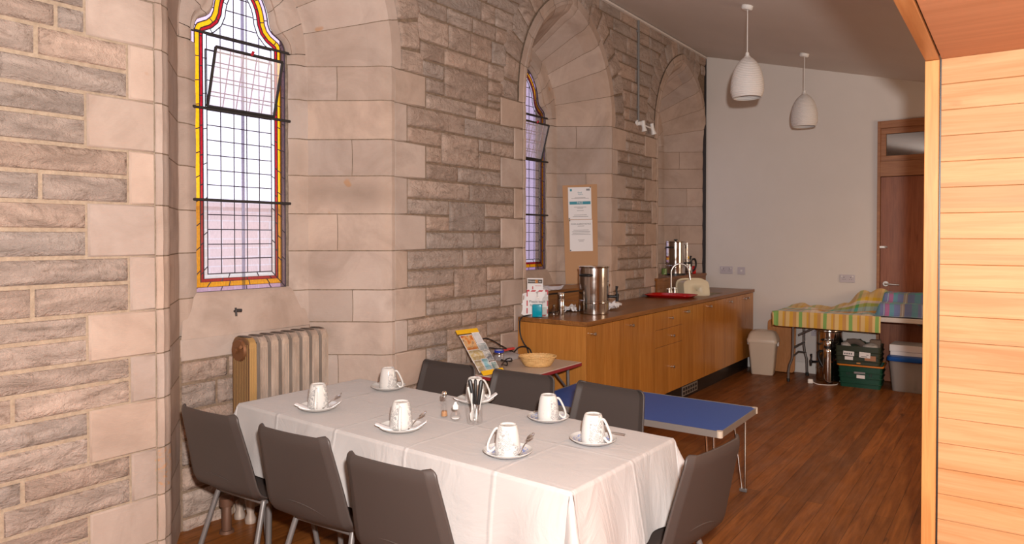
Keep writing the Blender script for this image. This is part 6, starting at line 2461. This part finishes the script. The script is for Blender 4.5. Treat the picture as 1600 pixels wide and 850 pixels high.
sticker(cB, 0.06, 0.088, 0.055, 0.006, -0.1945, MATS['ink'], 'printed_mark')
sticker(cB, 0.09, 0.107, 0.02, 0.005, -0.1945, MATS['ink'], 'printed_mark')
sticker(cB, 0.01, 0.018, 0.035, 0.012, -0.191, mat('amber_tab', (0.5, 0.22, 0.05), 0.4), 'catch')
# contents of the upper crate
def lump(name, c, s, m, label, cat, seed):
    bm = newbm()
    bmesh.ops.create_icosphere(bm, subdivisions=3, radius=1)
    for v in bm.verts:
        k = 1 + 0.28 * noise.fractal(v.co * 1.6 + Vector((seed, 0, 0)), 1, 2, 3)
        v.co = Vector((v.co.x * s[0] * k, v.co.y * s[1] * k, v.co.z * s[2] * k))
    o = to_obj(name, bm, m, smooth=40)
    o.location = c
    return tag(o, label, cat)
bm = newbm()
tube(bm, [(0.09 * math.cos(a), 0, 0.075 * math.sin(a)) for a in [PI * k / 16 for k in range(17)]], 0.012, 10, flat=2.4)
o = to_obj('basket_handle', bm, mat('dull_brown', (0.10, 0.075, 0.06), 0.7), smooth=50)
o.location = (1.74, 7.80, 0.385)
tag(o, 'dull brown arched handle sticking up from the upper crate', 'handle')
lump('plastic_bag', (1.88, 7.83, 0.405), (0.08, 0.085, 0.040), mat('pale_bag', (0.42, 0.39, 0.37), 0.5), 'pale crumpled plastic bag at the right of the upper crate', 'bag', 3.3)
lump('plastic_bag', (1.66, 7.80, 0.410), (0.045, 0.06, 0.036), mat('pale_bag_b', (0.46, 0.42, 0.40), 0.5), 'small pale bag at the left of the upper crate', 'bag', 7.1)
lump('green_cloth', (1.72, 7.99, 0.405), (0.11, 0.06, 0.055), mat('dark_green_cloth', (0.03, 0.04, 0.022), 0.9), 'dark green cloth bundled at the back of the upper crate', 'cloth', 5.2)
bm = newbm()
rbox(bm, -0.05, 0.05, -0.04, 0.04, 0, 0.09, 0.01)
o = to_obj('small_carton', bm, mat('drab_carton', (0.22, 0.15, 0.11), 0.8))
o.location = (1.905, 8.005, 0.375)
tag(o, 'small drab carton standing in the back of the upper crate', 'box')

# clear storage box with blue lid, white carton on it
_fr = mat('frosted_plastic', (0.42, 0.38, 0.36), 0.35, trans=0.0)
_nt = NT(_fr)
_tr = _nt.n('ShaderNodeBsdfTransparent')
_tr.inputs[0].default_value = (0.85, 0.82, 0.80, 1)
_mx = _nt.n('ShaderNodeMixShader')
_mx.inputs[0].default_value = 0.42
_nt.l(_tr.outputs[0], _mx.inputs[1])
_nt.l(_nt.b.outputs[0], _mx.inputs[2])
_nt.l(_mx.outputs[0], _nt.t.nodes['Material Output'].inputs[0])
t = thing('storage_box', 'translucent storage box with a blue lid at the foot of the timber post', 'box', (2.265, 7.93, 0), R(1))
bm = newbm()
b0, b1 = rrect(0.185, 0.145, 0.04, 5), rrect(0.215, 0.17, 0.045, 5)
i0, i1 = rrect(0.181, 0.141, 0.038, 5), rrect(0.211, 0.166, 0.042, 5)
loft(bm, [(b0, 0.0), (b1, 0.305), (i1, 0.305), (i0, 0.004)])
to_obj('tub', bm, _fr, t, smooth=40)
bm = newbm()
loft(bm, [(rrect(0.228, 0.182, 0.05, 5), 0.300), (rrect(0.232, 0.186, 0.05, 5), 0.306), (rrect(0.230, 0.184, 0.05, 5), 0.338), (rrect(0.215, 0.17, 0.045, 5), 0.346)])
to_obj('lid', bm, mat('blue_box_lid', (0.005, 0.07, 0.30), 0.35), t, smooth=40)
for k, (x, y, s) in enumerate(((-0.07, -0.02, 0.075), (0.08, 0.02, 0.08))):
    bm = newbm()
    lathe(bm, [(0, 0.008), (s * 0.7, 0.008), (s, 0.05), (s * 1.02, 0.16), (s * 0.8, 0.22), (0, 0.23)], 24)
    o = to_obj('paper_roll', bm, MATS['paper'], smooth=40)
    o.location = (2.265 + x, 7.93 + y, 0)
    tag(o, ('pale bundle blurred behind the left of the translucent box side', 'pale bundle blurred behind the right of the translucent box side')[k], 'bundle')
t = thing('white_carton', 'flat white carton resting on the blue box lid', 'box', (2.265, 7.97, 0.3475), R(-2))
bm = newbm()
rbox(bm, -0.20, 0.20, -0.14, 0.14, 0.0, 0.045, 0.003)
to_obj('base', bm, MATS['paper'], t)
bm = newbm()
rbox(bm, -0.207, 0.207, -0.147, 0.147, 0.040, 0.105, 0.004)
to_obj('lid', bm, MATS['paper'], t)

# ------------------------------------------------------------------ light
w = bpy.data.worlds.new('world')
S.world = w
w.use_nodes = True
bg = w.node_tree.nodes['Background']
bg.inputs[0].default_value = (0.93, 0.93, 1.0, 1)
bg.inputs[1].default_value = 2.0

def light(name, typ, loc, energy, col, size=None, rot=None, sy=None):
    l = bpy.data.lights.new(name, typ)
    l.energy = energy
    l.color = col
    o = bpy.data.objects.new(name, l)
    COL.objects.link(o)
    o.location = loc
    if rot: o.rotation_euler = rot
    if typ == 'POINT' or typ == 'SPOT':
        l.shadow_soft_size = size
    elif typ == 'AREA':
        l.size = size
        if sy:
            l.shape = 'RECTANGLE'
            l.size_y = sy
    return o
# the photographer's flash, just above and right of the lens
fl = light('camera_flash', 'SPOT', (3.19, 0.0, 1.71), 755, (1.0, 0.945, 0.905), 0.035)
fl.data.spot_size = R(165)
fl.data.spot_blend = 0.25
fl.rotation_euler = (R(90 - 3), 0, R(33))
# added warm ambient fills, unseen and tied to no fitting
light('room_fill', 'AREA', (3.6, 5.2, 2.55), 44, (1.0, 0.66, 0.43), 2.6, (0, R(-14), 0), 4.0)
light('portal_fill', 'AREA', (4.0, 0.2, 2.12), 26, (1.0, 0.68, 0.46), 1.6, (0, 0, 0), 2.2)
# added warm fill from the right, where the wall has no windows
light('side_fill', 'AREA', (5.4, 6.2, 1.5), 45, (1.0, 0.74, 0.50), 1.0, (0, R(90), 0), 1.6)
